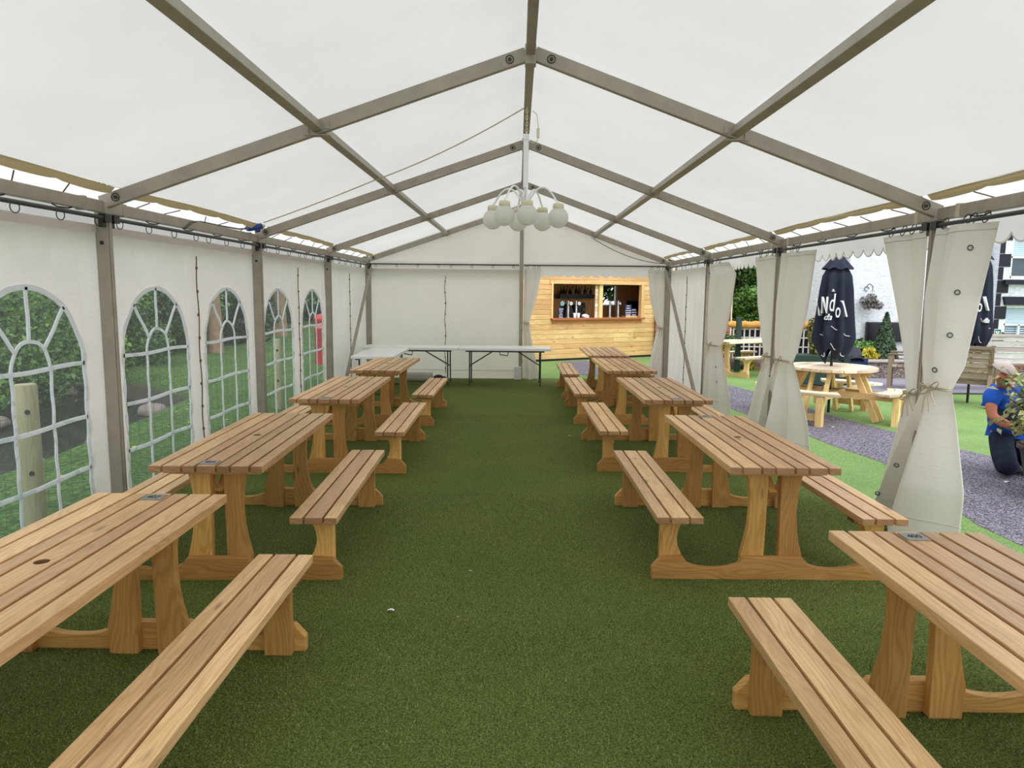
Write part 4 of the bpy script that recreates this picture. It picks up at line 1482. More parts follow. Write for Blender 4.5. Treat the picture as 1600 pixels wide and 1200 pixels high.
mb = MB(); mb.box(((HA + HB) / 2 + 0.01, 0.06, HC - 0.008), (HB - HA + 0.09, 0.34, 0.045), 0)
part('hatch_sill', mb, mat_wood('orange_sill', (196, 118, 74), (150, 80, 44), (216, 142, 96)), hut, False, bevel=0.006)
for (u0, u1, zz0, zz1) in ((HA - 0.03, HA + 0.02, HC, HD + 0.04), (HB - 0.02, HB + 0.07, HC, HD + 0.04)):
    mb = MB(); mb.box(((u0 + u1) / 2, 0.03, (zz0 + zz1) / 2), (u1 - u0, 0.12, zz1 - zz0), 2)
    part('hatch_jamb', mb, M_CLAD, hut, False, bevel=0.004)
mb = MB(); mb.box(((HA + HB) / 2 + 0.02, 0.0, HD + 0.05), (HB - HA + 0.18, 0.05, 0.10), 0)
part('hatch_lintel', mb, M_CLAD, hut, False, bevel=0.004)
mb = MB(); mb.box((2.02, 0.09, (HC + HD) / 2), (0.10, 0.09, HD - HC), 2)
part('mullion', mb, M_PINE, hut, False, bevel=0.004)
mb = MB()
for i in range(9):
    mb.box((1.915, 0.13, HC + 0.05 + i * 0.094), (0.085, 0.04, 0.088), 0)
part('folded_shutter', mb, M_PINETOP, hut, False, bevel=0.004)
# inside: back wall with a small window, side walls, floor, roof, counter
BD = 1.55
mb = MB()
wa, wb, wz0, wz1 = 3.13, 3.62, 1.35, 1.93
for (u0, u1, zz0, zz1) in ((HU0, wa, 0.0, HZ), (wb, HU1 + 1.6, 0.0, HZ), (wa, wb, 0.0, wz0), (wa, wb, wz1, HZ)):
    mb.box(((u0 + u1) / 2, BD + 0.03, (zz0 + zz1) / 2), (u1 - u0, 0.05, zz1 - zz0), 2)
part('back_wall', mb, M_DARKWOOD, hut, False)
mb = MB()
for (u0, u1, zz0, zz1) in ((wa - .03, wa + .02, wz0, wz1), (wb - .02, wb + .03, wz0, wz1), (wa, wb, wz1 - .03, wz1 + .02), (wa, wb, wz0 - .02, wz0 + .02)):
    mb.box(((u0 + u1) / 2, BD - 0.01, (zz0 + zz1) / 2), (u1 - u0, 0.05, zz1 - zz0))
part('back_window_frame', mb, M_WFRAME, hut, False)
mb = MB()
mb.box((HU0 + 0.03, 0.8, HZ / 2), (0.05, 1.55, HZ), 2); mb.box((HU1 - 0.03, 0.8, HZ / 2), (0.05, 1.55, HZ), 2)
part('side_wall', mb, M_CLAD, hut, False)
mb = MB(); mb.box((1.85, 0.75, HZ + 0.04), (HU1 - HU0 + 0.2, 1.75, 0.08), 0)
part('roof', mb, M_QUOIN, hut, False)
mb = MB(); mb.box((1.9, 0.30, HC - 0.01), (2.9, 0.36, 0.035), 0)
part('counter', mb, M_DARKWOOD, hut, False)
for (u0, u1, z_) in ((0.62, 1.42, 1.575), (1.56, 2.72, 1.56)):
    mb = MB()
    mb.box(((u0 + u1) / 2, BD - 0.14, z_), (u1 - u0, 0.26, 0.03), 0)
    mb.box(((u0 + u1) / 2, BD - 0.27, z_ + 0.05), (u1 - u0, 0.012, 0.09), 0)
    part('back_shelf', mb, M_BLACK, hut, False)
HM = Matrix.Translation((0.426, 17.728, 0.0)) @ Matrix.Rotation(math.radians(29.88), 4, 'Z')
HR = math.radians(29.88)
def hw(u, d, z): return HM @ Vector((u, d, z))
def hsingle(name, mb, mat, label, cat, u, d, z, group=None):
    o = place(name, mb.mesh(name), mat)
    o.location = hw(u, d, z); o.rotation_euler = (0, 0, HR)
    o['label'] = label; o['category'] = cat
    if group: o['group'] = group
    return o
def hthing(name, label, cat, u, d, z, group=None):
    return thing(name, label, cat, hw(u, d, z), HR, group)
CZ = HC + 0.016
# bottles along the dark shelf
bot_cols = [(96, 30, 26), (40, 60, 34), (150, 110, 60), (60, 24, 24), (170, 168, 160), (46, 36, 30), (128, 60, 40), (180, 176, 172), (70, 40, 30), (160, 150, 140), (50, 60, 50)]
bot_names = ['red brown', 'dark green', 'amber', 'deep red', 'clear silver', 'near black', 'copper', 'pale white', 'brown', 'clear pale', 'grey green']
for i, c in enumerate(bot_cols):
    u = 1.66 + i * 0.099
    h = 0.25 + 0.03 * ((i * 7) % 3)
    tb = hthing('bottle', '%s bottle, number %s from the left on the dark shelf inside the bar hatch' % (bot_names[i], ['one', 'two', 'three', 'four', 'five', 'six', 'seven', 'eight', 'nine', 'ten', 'eleven'][i]), 'bottle', u, BD - 0.15, 1.577, 'bottles on the bar shelf')
    mb = MB(); mb.lathe([(0.036, 0), (0.038, 0.02), (0.038, h * .6), (0.015, h * .75), (0.013, h)], 12)
    part('glass_body', mb, mat_plain('bottle_glass', c, 0.15, 0, 0.6), tb, False)
    mb = MB(); mb.lathe([(0.0155, h - 0.03), (0.0155, h + 0.008), (0.0, h + 0.008)], 10)
    part('cap', mb, M_BOLT, tb, False)
for i, (c, nm) in enumerate([((120, 150, 120), 'green'), ((190, 130, 60), 'orange'), ((110, 130, 180), 'blue grey'), ((60, 70, 120), 'dark blue')]):
    mb = MB(); mb.box((0, 0, 0.13), (0.15, 0.12, 0.26 - 0.03 * (i % 2)))
    hsingle('snack_box', mb, mat_plain('snack_box_card', c, 0.6, 0, 0.3, 0.4, 14), '%s snack carton on the left back shelf inside the bar hatch' % nm, 'carton', 0.74 + i * 0.18, BD - 0.14, 1.59, 'cartons on the left bar shelf')
# tall beer taps with round badges
for i, u in enumerate((1.14, 1.39, 2.46, 2.73)):
    lab = ['silver beer tap tower with a white round badge, leftmost on the bar', 'silver beer tap tower with a white round badge, second on the bar',
           'silver beer tap tower just right of the wooden mullion on the bar', 'silver beer tap tower before the dark interior wall, right half of the bar'][i]
    tt = hthing('beer_tap', lab, 'beer tap', u, 0.26, CZ, 'beer taps on the bar')
    mb = MB(); mb.lathe([(0.05, 0), (0.05, 0.015), (0.028, 0.02), (0.028, 0.40), (0.02, 0.43)], 14)
    part('column', mb, mat_plain('brushed_steel', (176, 178, 178), 0.35, 0.5, 0.5, 0.05), tt, False)
    mb = MB(); mb.tube([(0.05 if i < 2 else 0.02, -0.05, 0.36), (0.05 if i < 2 else 0.02, -0.065, 0.36)], 0.045 if i < 2 else 0.03, 20)
    bd = part('badge', mb, M_WTEXT, tt, False)
    mb = MB(); mb.tube([(0.05 if i < 2 else 0.02, -0.065, 0.36), (0.05 if i < 2 else 0.02, -0.068, 0.36)], 0.012, 12)
    part('badge_dot', mb, M_BLACK, bd, False)
    mb = MB(); mb.tube([(0.0, -0.03, 0.33), (0.0, -0.09, 0.31), (0.0, -0.1, 0.27)], 0.009, 8)
    part('spout', mb, M_BOLT, tt, False)
    mb = MB(); mb.tube([(0, -0.01, 0.43), (0, -0.03, 0.52)], [0.008, 0.014], 8)
    part('handle', mb, M_BLACK, tt, False)
tt = hthing('pump_clip_stand', 'pale blue round pump badge on a dark stand at the left of the bar', 'pump badge', 0.93, 0.24, CZ)
mb = MB(); mb.tube([(0, 0, 0), (0, 0, 0.30)], 0.016, 10)
part('stand', mb, M_BLACK, tt, False)
mb = MB(); mb.tube([(0.0, -0.02, 0.36), (0.0, -0.035, 0.36)], 0.062, 20)
part('badge', mb, mat_plain('pale_blue_badge', (120, 178, 196), 0.5), tt, False)
def menu_board(u, d, w, h, z, lines, label):
    t = hthing('menu_board', label, 'sign', u, d, z)
    mb = MB(); mb.box((0, 0, h / 2), (w, 0.02, h))
    part('board', mb, mat_plain('navy_board', (44, 50, 92), 0.6), t, False)
    for i, (tx, sz) in enumerate(lines):
        mb = MB()   # chalk lines too small to read
        ww, x = w * tx, -w * tx / 2
        while x < ww / 2:
            l_ = RND.uniform(0.012, 0.03)
            mb.box((x + l_ / 2, -0.0115, h - (i + 0.6) * h / len(lines) + RND.uniform(-.002, .002)), (l_, 0.001, sz * RND.uniform(0.5, 0.8)))
            x += l_ + 0.006
        part('chalk_line', mb, M_WTEXT, t, False)
    return t
menu_board(0.86, 0.18, 0.15, 0.25, CZ, [(.75, .03), (.6, .025), (.5, .03), (.8, .025), (.7, .03)], 'small navy board with white writing at the left end of the bar')
menu_board(3.02, 0.2, 0.22, 0.30, CZ + 0.03, [(.45, .03), (.6, .035), (.85, .03), (.75, .035), (.65, .04)], 'larger navy board with white writing at the right of the bar')
menu_board(3.23, 0.22, 0.17, 0.20, CZ + 0.03, [(.7, .035), (.85, .03), (.65, .04)], 'smaller navy board with white writing in the right corner of the bar')
mb = MB(); mb.box((0, 0, 0.0), (0.42, 0.2, 0.03), 0)
hsingle('board_stand', mb, M_PINE, 'small pale wooden plank under the two navy boards on the bar', 'plank', 3.1, 0.22, CZ + 0.015)
tt = hthing('coffee_machine', 'black drinks machine with a steel front standing inside the bar hatch', 'machine', 1.70, 0.62, CZ)
mb = MB(); mb.box((0, 0, 0.16), (0.30, 0.26, 0.32)); mb.box((0.05, 0, 0.35), (0.2, 0.22, 0.06))
part('machine_body', mb, M_BLACK, tt, False, bevel=0.02)
mb = MB(); mb.tube([(-0.03, -0.135, 0.06), (-0.03, -0.135, 0.3)], 0.008, 8); mb.tube([(0.07, -0.14, 0.2), (0.07, -0.17, 0.2)], 0.05, 16)
part('steel_front', mb, M_DGREY, tt, False)
mb = MB(); mb.box((1.9, 0.66, CZ - 0.03), (2.7, 0.36, 0.03)); 
part('back_counter', mb, M_BLACK, hut, False)
mb = MB(); mb.prism([(0, 0), (0.32, 0), (0.2, 0.3), (0.05, 0.34)], lambda u, v, t: (u - .16, t, v), -0.1, 0.1)
hsingle('till', mb, M_BLACK, 'black wedge shaped till between the beer taps inside the hatch', 'till', 1.36, 0.60, CZ)
for i, u in enumerate((1.27, 1.385)):
    mb = MB(); mb.lathe([(0.03, 0), (0.042, 0.12), (0.038, 0.12), (0.028, 0.005)], 16)
    hsingle('paper_cup', mb, M_WHITEP, ['white cup on the bar between the two left beer taps', 'white cup on the bar in front of the second beer tap'][i], 'cup', u, 0.15, CZ, 'white cups on the bar')
mb = MB(); mb.ball((0, 0, 0.045), (0.1, 0.06, 0.05)); mb.box((0.03, 0, 0.03), (0.12, 0.1, 0.06))
hsingle('folded_cloth', mb, M_WHITEP, 'white folded cloth lying on the bar sill', 'cloth', 1.60, 0.16, CZ)
mb = MB(); mb.box((0, 0, 0), (0.36, 0.2, 0.05))
part_ = hsingle('wall_ledge', mb, M_LILACWOOD, 'pale ledge fixed to the inner wall at the right of the hatch', 'ledge', 4.05, BD - 0.1, 1.52)
mb = MB(); mb.box((0, 0, 0.14), (0.24, 0.2, 0.28))
hsingle('speaker', mb, M_BLACK, 'black box speaker under the pale ledge inside the hut', 'speaker', 4.15, BD - 0.12, 1.19)

# ------------------------------------------------------------------ round table and closed parasols
RT = Vector((4.40, 10.12, 0))
rt = thing('round_picnic_table', 'round pale pine picnic table with a closed black parasol in its middle', 'picnic table', RT, math.radians(-42), 'pale pine outdoor tables')
mb = MB()
R_ = 0.60
nb = 9
bw = 2 * R_ / nb
for i in range(nb):
    x0, x1 = -R_ + i * bw + 0.005, -R_ + (i + 1) * bw - 0.005
    def edge(x): return math.sqrt(max(0.0, R_ * R_ - x * x))
    xs = [x0 + (x1 - x0) * k / 6 for k in range(7)]
    poly = [(x, -edge(x)) for x in xs] + [(x, edge(x)) for x in xs[::-1]]
    mb.prism(poly, lambda u, v, t: (u, v, t), 0.68, 0.72, (0, 1))
part('tabletop', mb, M_PINETOP, rt, False, bevel=0.003)
mb = MB()
for x in (-0.3, 0.3): mb.box((x, 0, 0.655), (0.045, 1.0, 0.05), 1)
mb.box((0, 0, 0.645), (1.05, 0.045, 0.07), 0)
part('top_batten', mb, M_PINE, rt, False)
for k in range(4):
    a = k * PI / 2
    ca, sa = math.cos(a), math.sin(a)
    Mz = Matrix.Rotation(a, 4, 'Z')
    mb = MB()
    for j in range(3):
        r0, r1 = 0.72 + j * 0.095, 0.72 + (j + 1) * 0.095 - 0.01
        hw_ = 0.42
        poly = []
        for q in range(9):
            an = -0.46 + 0.92 * q / 8
            poly.append((r1 * math.cos(an) if j == 2 else r1 * math.cos(an) * 1.0, r1 * math.sin(an)))
        for q in range(9):
            an = 0.46 - 0.92 * q / 8
            poly.append((r0 * math.cos(an), r0 * math.sin(an)))
        mb.prism(poly, lambda u, v, t: tuple(Mz @ Vector((u, v, t))), 0.405, 0.44, (0, 1))
    part('seat', mb, M_PINETOP, rt, False, bevel=0.003)
    mb = MB()
    for s in (-0.11, 0.11):
        mb.beam(Mz @ Vector((0.36, s, 0.66)), Mz @ Vector((0.66, s, 0.02)), 0.04, 0.075, (0, 0, 1))
    part('leg', mb, M_PINE, rt, False)
    mb = MB()
    for s in (-0.16, 0.16):
        mb.beam(Mz @ Vector((0.0, s * 0.94, 0.36)), Mz @ Vector((0.98, s * 0.94, 0.36)), 0.035, 0.085, (0, 0, 1))
    part('seat_rail', mb, M_PINE, rt, False)
    mb = MB()
    mb.box(tuple(Mz @ Vector((0.93, 0, 0.2))), (0.05, 0.05, 0.01), 2)
    for s in (-0.2, 0.2):
        p = Mz @ Vector((0.92, s, 0.0))
        mb.box((p.x, p.y, 0.2), (0.085, 0.085, 0.40), 2)
    pa, pb = Mz @ Vector((0.92, -0.2, 0.12)), Mz @ Vector((0.92, 0.2, 0.12))
    mb.beam(pa, pb, 0.035, 0.09, (0, 0, 1))
    part('seat_leg', mb, M_PINE, rt, False, bevel=0.003)

def parasol(label, loc, rz, z0, z1, rad, words, pole_bottom=0.0):
    t = thing('parasol', label, 'parasol', loc, rz, 'closed black parasols')
    mb = MB(); mb.tube([(0, 0, pole_bottom), (0, 0, z1 + 0.06)], 0.019, 12)
    part('pole', mb, M_BLACK, t, False)
    mb = MB(); mb.lathe([(0.0, z1 + 0.12), (0.03, z1 + 0.1), (0.022, z1 + 0.04), (0.03, z1)][::-1], 12)
    part('finial', mb, M_BLACK, t, False)
    def canopy(u, v):
        a = 2 * PI * u
        h = z1 - z0
        jag = 0.10 * math.sin(4 * a + 0.7) + 0.07 * math.sin(7 * a + 1.9)
        z = z1 - v * (h * (1.0 + 0.5 * jag * v))
        prof = 0.03 + rad * (0.62 * min(1, v * 5) ** 0.7 + 0.38 * min(1, v * 1.15) ** 1.5)
        if v > 0.82: prof *= 1 - 0.45 * ((v - 0.82) / 0.18) ** 1.3
        f = math.cos(8 * a)
        r = prof * (1 + (0.20 * f + 0.07 * math.sin(5 * a)) * min(1, v * 3))
        return (r * math.cos(a), r * math.sin(a), z)
    mb = MB(); mb.grid(canopy, 128, 40)
    cn = part('canopy', mb, M_NAVY, t, False)
    mb = MB()   # cap flap at the top
    def cap(u, v):
        a = 2 * PI * u
        p = Vector(canopy(u, 0.02 + 0.13 * v))
        k = 1.10 + 0.22 * v
        return (p.x * k, p.y * k, p.z + 0.03 + 0.012 * math.sin(8 * a) * v)
    mb.grid(cap, 96, 8)
    part('top_flap', mb, M_NAVY, cn, False)
    mb = MB()   # white piping near the hem
    for vv in (0.74, 0.93):
        for q in range(8):
            pts = [Vector(canopy((q + 0.30 + 0.42 * i / 6) / 8, vv + 0.015 * math.sin(q * 2.3) + 0.01 * i / 6 * (-1) ** q)) for i in range(7)]
            pts = [Vector((p.x * 1.02, p.y * 1.02, p.z)) for p in pts]
            mb.tube(pts, 0.006, 5)
    part('piping', mb, M_WTEXT, cn, False)
    for (tx, a, v, sz, sh, sx_) in words:
        p = Vector(canopy((a % 360) / 360.0, v))
        rr = math.hypot(p.x, p.y) + 0.03
        an = math.radians(a)
        Ml = Matrix.Translation((rr * math.cos(an), rr * math.sin(an), p.z)) @ Matrix.Rotation(an + PI / 2, 4, 'Z') @ Matrix.Rotation(PI / 2, 4, 'X') @ Matrix.Scale(sx_, 4, (1, 0, 0))
        lettering('canopy_lettering', tx, sz, Ml, M_WTEXT, cn, shear=sh, extrude=0.02)
    return t
parasol('closed black parasol with white lettering standing through the round pine table', (RT.x, RT.y, 0), 0.0, 0.86, 2.24, 0.225,
        [('l', 192, 0.50, 0.36, -0.45, 0.9), ('N', 218, 0.50, 0.33, -0.1, 0.38), ('d', 237, 0.485, 0.35, 0.1, 0.42), ('o', 256, 0.535, 0.30, 0.05, 0.42), ('l', 291, 0.52, 0.32, -0.45, 0.9), ('da', 230, 0.635, 0.12, 0.35, 0.9), ('a.', 238, 0.345, 0.07, 0.2, 1.0)], 0.06)
parasol('closed black parasol half hidden behind the large tied curtain, before the black quoins', (7.27, 11.6, 0), 0.4, 0.86, 2.5, 0.19,
        [('o', 226, 0.60, 0.28, 0.05, 0.42), ('l', 262, 0.55, 0.32, -0.45, 0.9), ('da', 258, 0.70, 0.11, 0.3, 0.9), ('N', 196, 0.58, 0.30, 0.0, 0.4)])

# ------------------------------------------------------------------ garden seats of weathered wood
def garden_bench(label, loc, rz, w, mat, group='weathered garden seats', seat_h=0.43, back_h=0.92, slats=6, apron=None):
    t = thing('garden_bench', label, 'garden seat', loc, rz, group)
    d = 0.52
    mb = MB()
    for i in range(slats):
        z = seat_h + 0.06 + (back_h - seat_h - 0.10) * i / (slats - 1)
        y = -0.03 - (z - seat_h) * 0.22
        mb.box((0, y, z), (w - 0.10, 0.022, (back_h - seat_h) / slats - 0.014), 0)
    part('back_slats', mb, mat, t, False)
    mb = MB(); mb.beam((-w / 2, -0.135, back_h + 0.0), (w / 2, -0.135, back_h + 0.0), 0.05, 0.05, (0, 0, 1))
    part('top_rail', mb, mat, t, False, bevel=0.004)
    mb = MB()
    for i in range(5): mb.box((0, 0.02 + i * 0.098, seat_h - 0.012), (w - 0.02, 0.088, 0.024), 0)
    part('seat', mb, mat, t, False)
    mb = MB(); mb.box((0, d - 0.06, seat_h - 0.06), (w - 0.08, 0.025, 0.07), 0); mb.box((0, 0.0, seat_h - 0.06), (w - 0.08, 0.025, 0.07), 0)
    part('apron', mb, apron or mat, t, False)
    for s in (-1, 1):
        mb = MB(); mb.box((s * (w / 2 - 0.03), d - 0.05, 0.32), (0.065, 0.065, 0.64), 2)
        part('front_leg', mb, mat, t, False, bevel=0.003)
        mb = MB(); mb.beam((s * (w / 2 - 0.03), -0.26, 0.0), (s * (w / 2 - 0.03), 0.02, seat_h + 0.17), 0.06, 0.075, (0, 1, 0))
        mb.beam((s * (w / 2 - 0.03), 0.0, seat_h - 0.1), (s * (w / 2 - 0.03), -0.135, back_h + 0.02), 0.06, 0.06, (0, 1, 0))
        part('rear_leg', mb, mat, t, False, bevel=0.003)
        mb = MB(); mb.box((s * (w / 2 - 0.03), 0.18, 0.655), (0.09, 0.66, 0.03), 1)
        part('armrest', mb, mat, t, False, bevel=0.004)
    return t
garden_bench('weathered wooden garden armchair seen from behind, right of the large curtain', (6.98, 11.45, 0), math.radians(-38), 0.95, M_GREYWOOD)
garden_bench('wide silvery garden bench with a red-brown apron, behind the kneeling person', (8.75, 13.1, 0), math.radians(0), 2.5, M_LILACWOOD, seat_h=0.5, back_h=1.02, slats=5, apron=M_REDWOOD)
garden_bench('weathered wooden garden chair with a leaning leg, beside the conical shrub', (7.33, 13.15, 0), math.radians(60), 0.75, M_GREYWOOD, back_h=0.95)

# ------------------------------------------------------------------ white pub, planter walls, fences
PY = 16.2
pub = thing('pub_building', 'white painted stone pub with black quoins, lintels and sash windows', 'building', (10, PY, 0))
xl = at(1326, 450, PY).x
xq = at(1547, 450, PY).x
mb = MB()
mb.box(((xl + xq) / 2, PY + 1.5, 2.6), (xq - xl, 3.0, 5.2))
part('side_wing', mb, M_PUBSTONE, pub)
FYW = PY - 0.35
win_up = (at(1583, 370, FYW), at(1583, 434, FYW))
w_low = (at(1569, 500, FYW), at(1569, 535, FYW))
xr = xq + 7
mb = MB()
wx0 = at(1581, 400, FYW).x; wx1 = wx0 + 1.15
lx0 = at(1569, 500, FYW).x; lx1 = lx0 + 1.3
uz0, uz1 = at(1590, 435, FYW).z, at(1590, 368, FYW).z
lz0, lz1 = at(1580, 536, FYW).z, at(1580, 478, FYW).z
zs = [0, lz0, lz1, uz0, uz1, 5.2]
for i in range(5):
    a, b = zs[i], zs[i + 1]
    cuts = [(xq, xr)]
    if i == 1: cuts = [(xq, lx0), (lx1, xr)]
    if i == 3: cuts = [(xq, wx0), (wx1, xr)]
    for c0, c1 in cuts: mb.box(((c0 + c1) / 2, FYW + 0.3, (a + b) / 2), (c1 - c0, 0.6, b - a))
part('front_wing', mb, M_PUBSTONE, pub)
mb = MB()
zq = 0.1
i = 0
while zq < 3.4:
    wq = 0.24 if i % 2 == 0 else 0.10
    mb.box((xq - 0.06 + wq / 2 - 0.02, FYW - 0.004, zq + 0.14), (wq, 0.02, 0.27), 0)
    zq += 0.28; i += 1
part('quoins', mb, M_QUOIN, pub)
for (a, b, z0_, z1_, nm) in ((wx0, wx1, uz0, uz1, 'upper'), (lx0, lx1, lz0, lz1, 'lower')):
    mb = MB()
    yw = FYW + 0.07
    fw = 0.05
    mb.box(((a + b) / 2, yw, z1_ - fw / 2), (b - a, 0.06, fw)); mb.box(((a + b) / 2, yw, z0_ + fw / 2), (b - a, 0.06, fw))
    mb.box((a + fw / 2, yw, (z0_ + z1_) / 2), (fw, 0.06, z1_ - z0_)); mb.box((b - fw / 2, yw, (z0_ + z1_) / 2), (fw, 0.06, z1_ - z0_))
    mb.box(((a + b) / 2, yw, (z0_ + z1_) / 2), (b - a, 0.06, 0.045)); 
    if nm == 'lower': mb.box((a + 0.36, yw, z0_ + (z1_ - z0_) / 4), (0.04, 0.06, (z1_ - z0_) / 2))
    wf = part('window_frame', mb, M_WFRAME, pub)
    mb = MB(); mb.box(((a + b) / 2, yw + 0.04, (z0_ + z1_) / 2), (b - a - 0.02, 0.01, z1_ - z0_ - 0.02))
    part('pane', mb, M_GLASS, wf)
    mb = MB()
    nsl = 8
    zt_, zb_ = z1_ - 0.06, ((z0_ + z1_) / 2 + 0.03)
    for k in range(nsl):
        mb.box(((a + b) / 2, yw + 0.022, zb_ + (zt_ - zb_) * (k + .5) / nsl), (b - a - 0.1, 0.006, (zt_ - zb_) / nsl * 0.92))
    if nm == 'lower':
        for k in range(7):
            mb.box(((a + b) / 2, yw + 0.022, z0_ + 0.06 + (zb_ - z0_ - 0.1) * (k + .5) / 7), (b - a - 0.1, 0.006, (zb_ - z0_) / 7 * 0.4))
    part('blind', mb, M_BLIND, wf)
mb = MB(); mb.box((at(1571, 437, FYW).x + 0.8, FYW - 0.03, uz0 - 0.08), (1.7, 0.14, 0.10))
part('window_sill', mb, M_QUOIN, pub)
p = at(1565, 472, FYW)
mb = MB(); mb.prism([(p.x, lz1 + 0.20), (p.x + 1.8, lz1 + 0.20), (p.x + 1.75, lz1 + 0.02), (p.x + 0.05, lz1 + 0.02)], lambda u, v, t: (u, t, v), FYW - 0.08, FYW + 0.01)
part('lintel', mb, M_QUOIN, pub)
# heart sign
c = at(1558.0, 521.5, FYW)
sg = thing('defibrillator_sign', 'small green and white heart sign fixed to the pub wall left of the lower window', 'sign', (c.x, FYW - 0.012, c.z - 0.11))
mb = MB(); mb.box((c.x, FYW - 0.012, c.z), (0.15, 0.012, 0.21))
part('panel', mb, M_WTEXT, sg)
mb = MB(); mb.box((c.x, FYW - 0.020, c.z + 0.03), (0.125, 0.006, 0.125))
part('green_field', mb, M_SIGNG, sg)
hp = []
for k in range(24):
    q = 2 * PI * k / 24
    hp.append((0.0026 * 16 * math.sin(q) ** 3, 0.0026 * (13 * math.cos(q) - 5 * math.cos(2 * q) - 2 * math.cos(3 * q) - math.cos(4 * q))))
mb = MB(); mb.prism(hp, lambda u, v, t: (c.x - 0.01 + u, t, c.z + 0.03 + v), FYW - 0.027, FYW - 0.022)
part('heart', mb, M_WTEXT, sg)
mb = MB(); mb.prism([(-.008, .02), (.008, .02), (.002, .002), (.012, .002), (-.006, -.022), (-.001, -.004), (-.011, -.004)], lambda u, v, t: (c.x - 0.01 + u, t, c.z + 0.03 + v), FYW - 0.030, FYW - 0.027)
mb.box((c.x + 0.045, FYW - 0.026, c.z + 0.07), (0.012, 0.004, 0.03)); mb.box((c.x + 0.045, FYW - 0.026, c.z + 0.07), (0.03, 0.004, 0.012))
part('bolt_and_cross', mb, M_SIGNG, sg)
# TV on the wall
a, b = at(1355, 503, PY - 0.1), at(1418, 534, PY - 0.1)
tv = thing('television', 'black flat television fixed low on the white pub wall behind the conical shrub', 'television', ((a.x + b.x) / 2, PY - 0.06, b.z))
mb = MB(); mb.box(((a.x + b.x) / 2, PY - 0.06, (a.z + b.z) / 2), (b.x - a.x, 0.09, a.z - b.z))
part('casing', mb, M_BLACK, tv, bevel=0.02)
mb = MB(); mb.box(((a.x + b.x) / 2, PY - 0.108, (a.z + b.z) / 2 + 0.01), (b.x - a.x - 0.06, 0.008, a.z - b.z - 0.07))
part('screen', mb, M_SCREEN, tv)
mb = MB(); mb.box(((a.x + b.x) / 2, PY - 0.01, (a.z + b.z) / 2), (0.3, 0.04, 0.2))
part('wall_bracket', mb, M_BOLT, tv)
# hanging basket on a bracket
c = at(1364, 471, PY - 0.3)
hb = thing('hanging_basket', 'hanging flower basket on a scrolled bracket on the white pub wall', 'hanging basket', (c.x, PY - 0.25, c.z))
mb = MB(); mb.tube([(c.x, PY, c.z + 0.35), (c.x, PY - 0.1, c.z + 0.38), (c.x, PY - 0.25, c.z + 0.33), (c.x, PY - 0.25, c.z + 0.28)], 0.01, 6)
mb.tube([(c.x - .02 + 0.05 * math.cos(k * .6), PY - 0.02, c.z + 0.27 + 0.05 * math.sin(k * .6)) for k in range(9)], 0.007, 6)
for q in range(3):
    an = q * 2.09
    mb.tube([(c.x, PY - 0.25, c.z + 0.28), (c.x + 0.13 * math.cos(an), PY - 0.25 + 0.13 * math.sin(an), c.z + 0.02)], 0.003, 4)
part('bracket', mb, M_BLACK, hb)
mb = MB(); mb.lathe([(0.02, -0.14), (0.1, -0.09), (0.14, 0.0), (0.12, 0.0)], 16, (c.x, PY - 0.25, c.z))
part('basket', mb, M_STEM, hb)
rg = np.random.default_rng(5)
Pn, Nn = crown(rg, 420, (0.25, 0.22, 0.2), 8, 0.5)
me = leaf_mesh('flowers', Pn + np.array([0, 0, 0.0]), Nn, 0.05, rg, 1.3)
place('flowers', me, M_LPURP, hb)

# stone planter wall in front of the pub
mb = MB(); mb.box((8.6, 15.1, 0.17), (4.0, 0.35, 0.34))
pw = struct('stone_planter', mb, M_STONE); del pw['kind']
pw['label'] = 'low stone planter wall below the conical shrub and the television'; pw['category'] = 'planter'
mb = MB(); mb.box((8.6, 15.08, 0.355), (4.06, 0.42, 0.03)); o_ = part('coping', mb, M_LILACWOOD, pw)
mb = MB(); mb.box((8.6, 15.7, 0.16), (4.0, 0.85, 0.32)); part('soil', mb, M_STEM, pw)
mb = MB(); mb.prism([(6.4, 12.6), (9.5, 12.6), (9.5, 14.9), (6.1, 14.9), (5.6, 13.6)], lambda u, v, t: (u, v, t), -0.02, 0.008)
struct('slate_bed', mb, M_SLATE)
mb = MB(); mb.tube([(6.4, 12.6, 0.01), (5.6, 13.6, 0.01), (6.1, 14.9, 0.01)], 0.02, 6); mb.tube([(6.4, 12.6, 0.01), (9.5, 12.6, 0.01)], 0.02, 6)
o_ = struct('bed_edging', mb, M_BLACK)
bush('conical_shrub', 'dark green conical shrub in the stone planter before the television', 'shrub', (at(1381, 560, 15.6).x, 15.6, 0.32), (0.24, 0.24, 0.48), 10, 0.03, M_LDARK, 1)
def cone_shrub(t, R, H, n, leaf, mat, seed):
    rg = np.random.default_rng(seed)
    h = rg.random(n) ** 1.4
    a = rg.uniform(0, 2 * PI, n)
    r = R * (1 - h) ** 0.8 * rg.uniform(0.8, 1.08, n)
    P = np.stack([r * np.cos(a), r * np.sin(a), 0.04 + H * h], 1)
    N = np.stack([np.cos(a), np.sin(a), np.full(n, 0.6)], 1) + 0.4 * rg.normal(size=(n, 3)); N /= np.linalg.norm(N, axis=1, keepdims=True)
    for ch in list(t.children):
        if ch.name.startswith('foliage'): bpy.data.objects.remove(ch, do_unlink=True)
    place('foliage', leaf_mesh('foliage', P, N, leaf, rg, 1.6), mat, t)
cone_shrub([o for o in bpy.data.objects if o.name == 'conical_shrub'][0], 0.26, 0.98, 2600, 0.045, mat_leaf('fir_leaf', (26, 46, 28), (78, 112, 70)), 3)
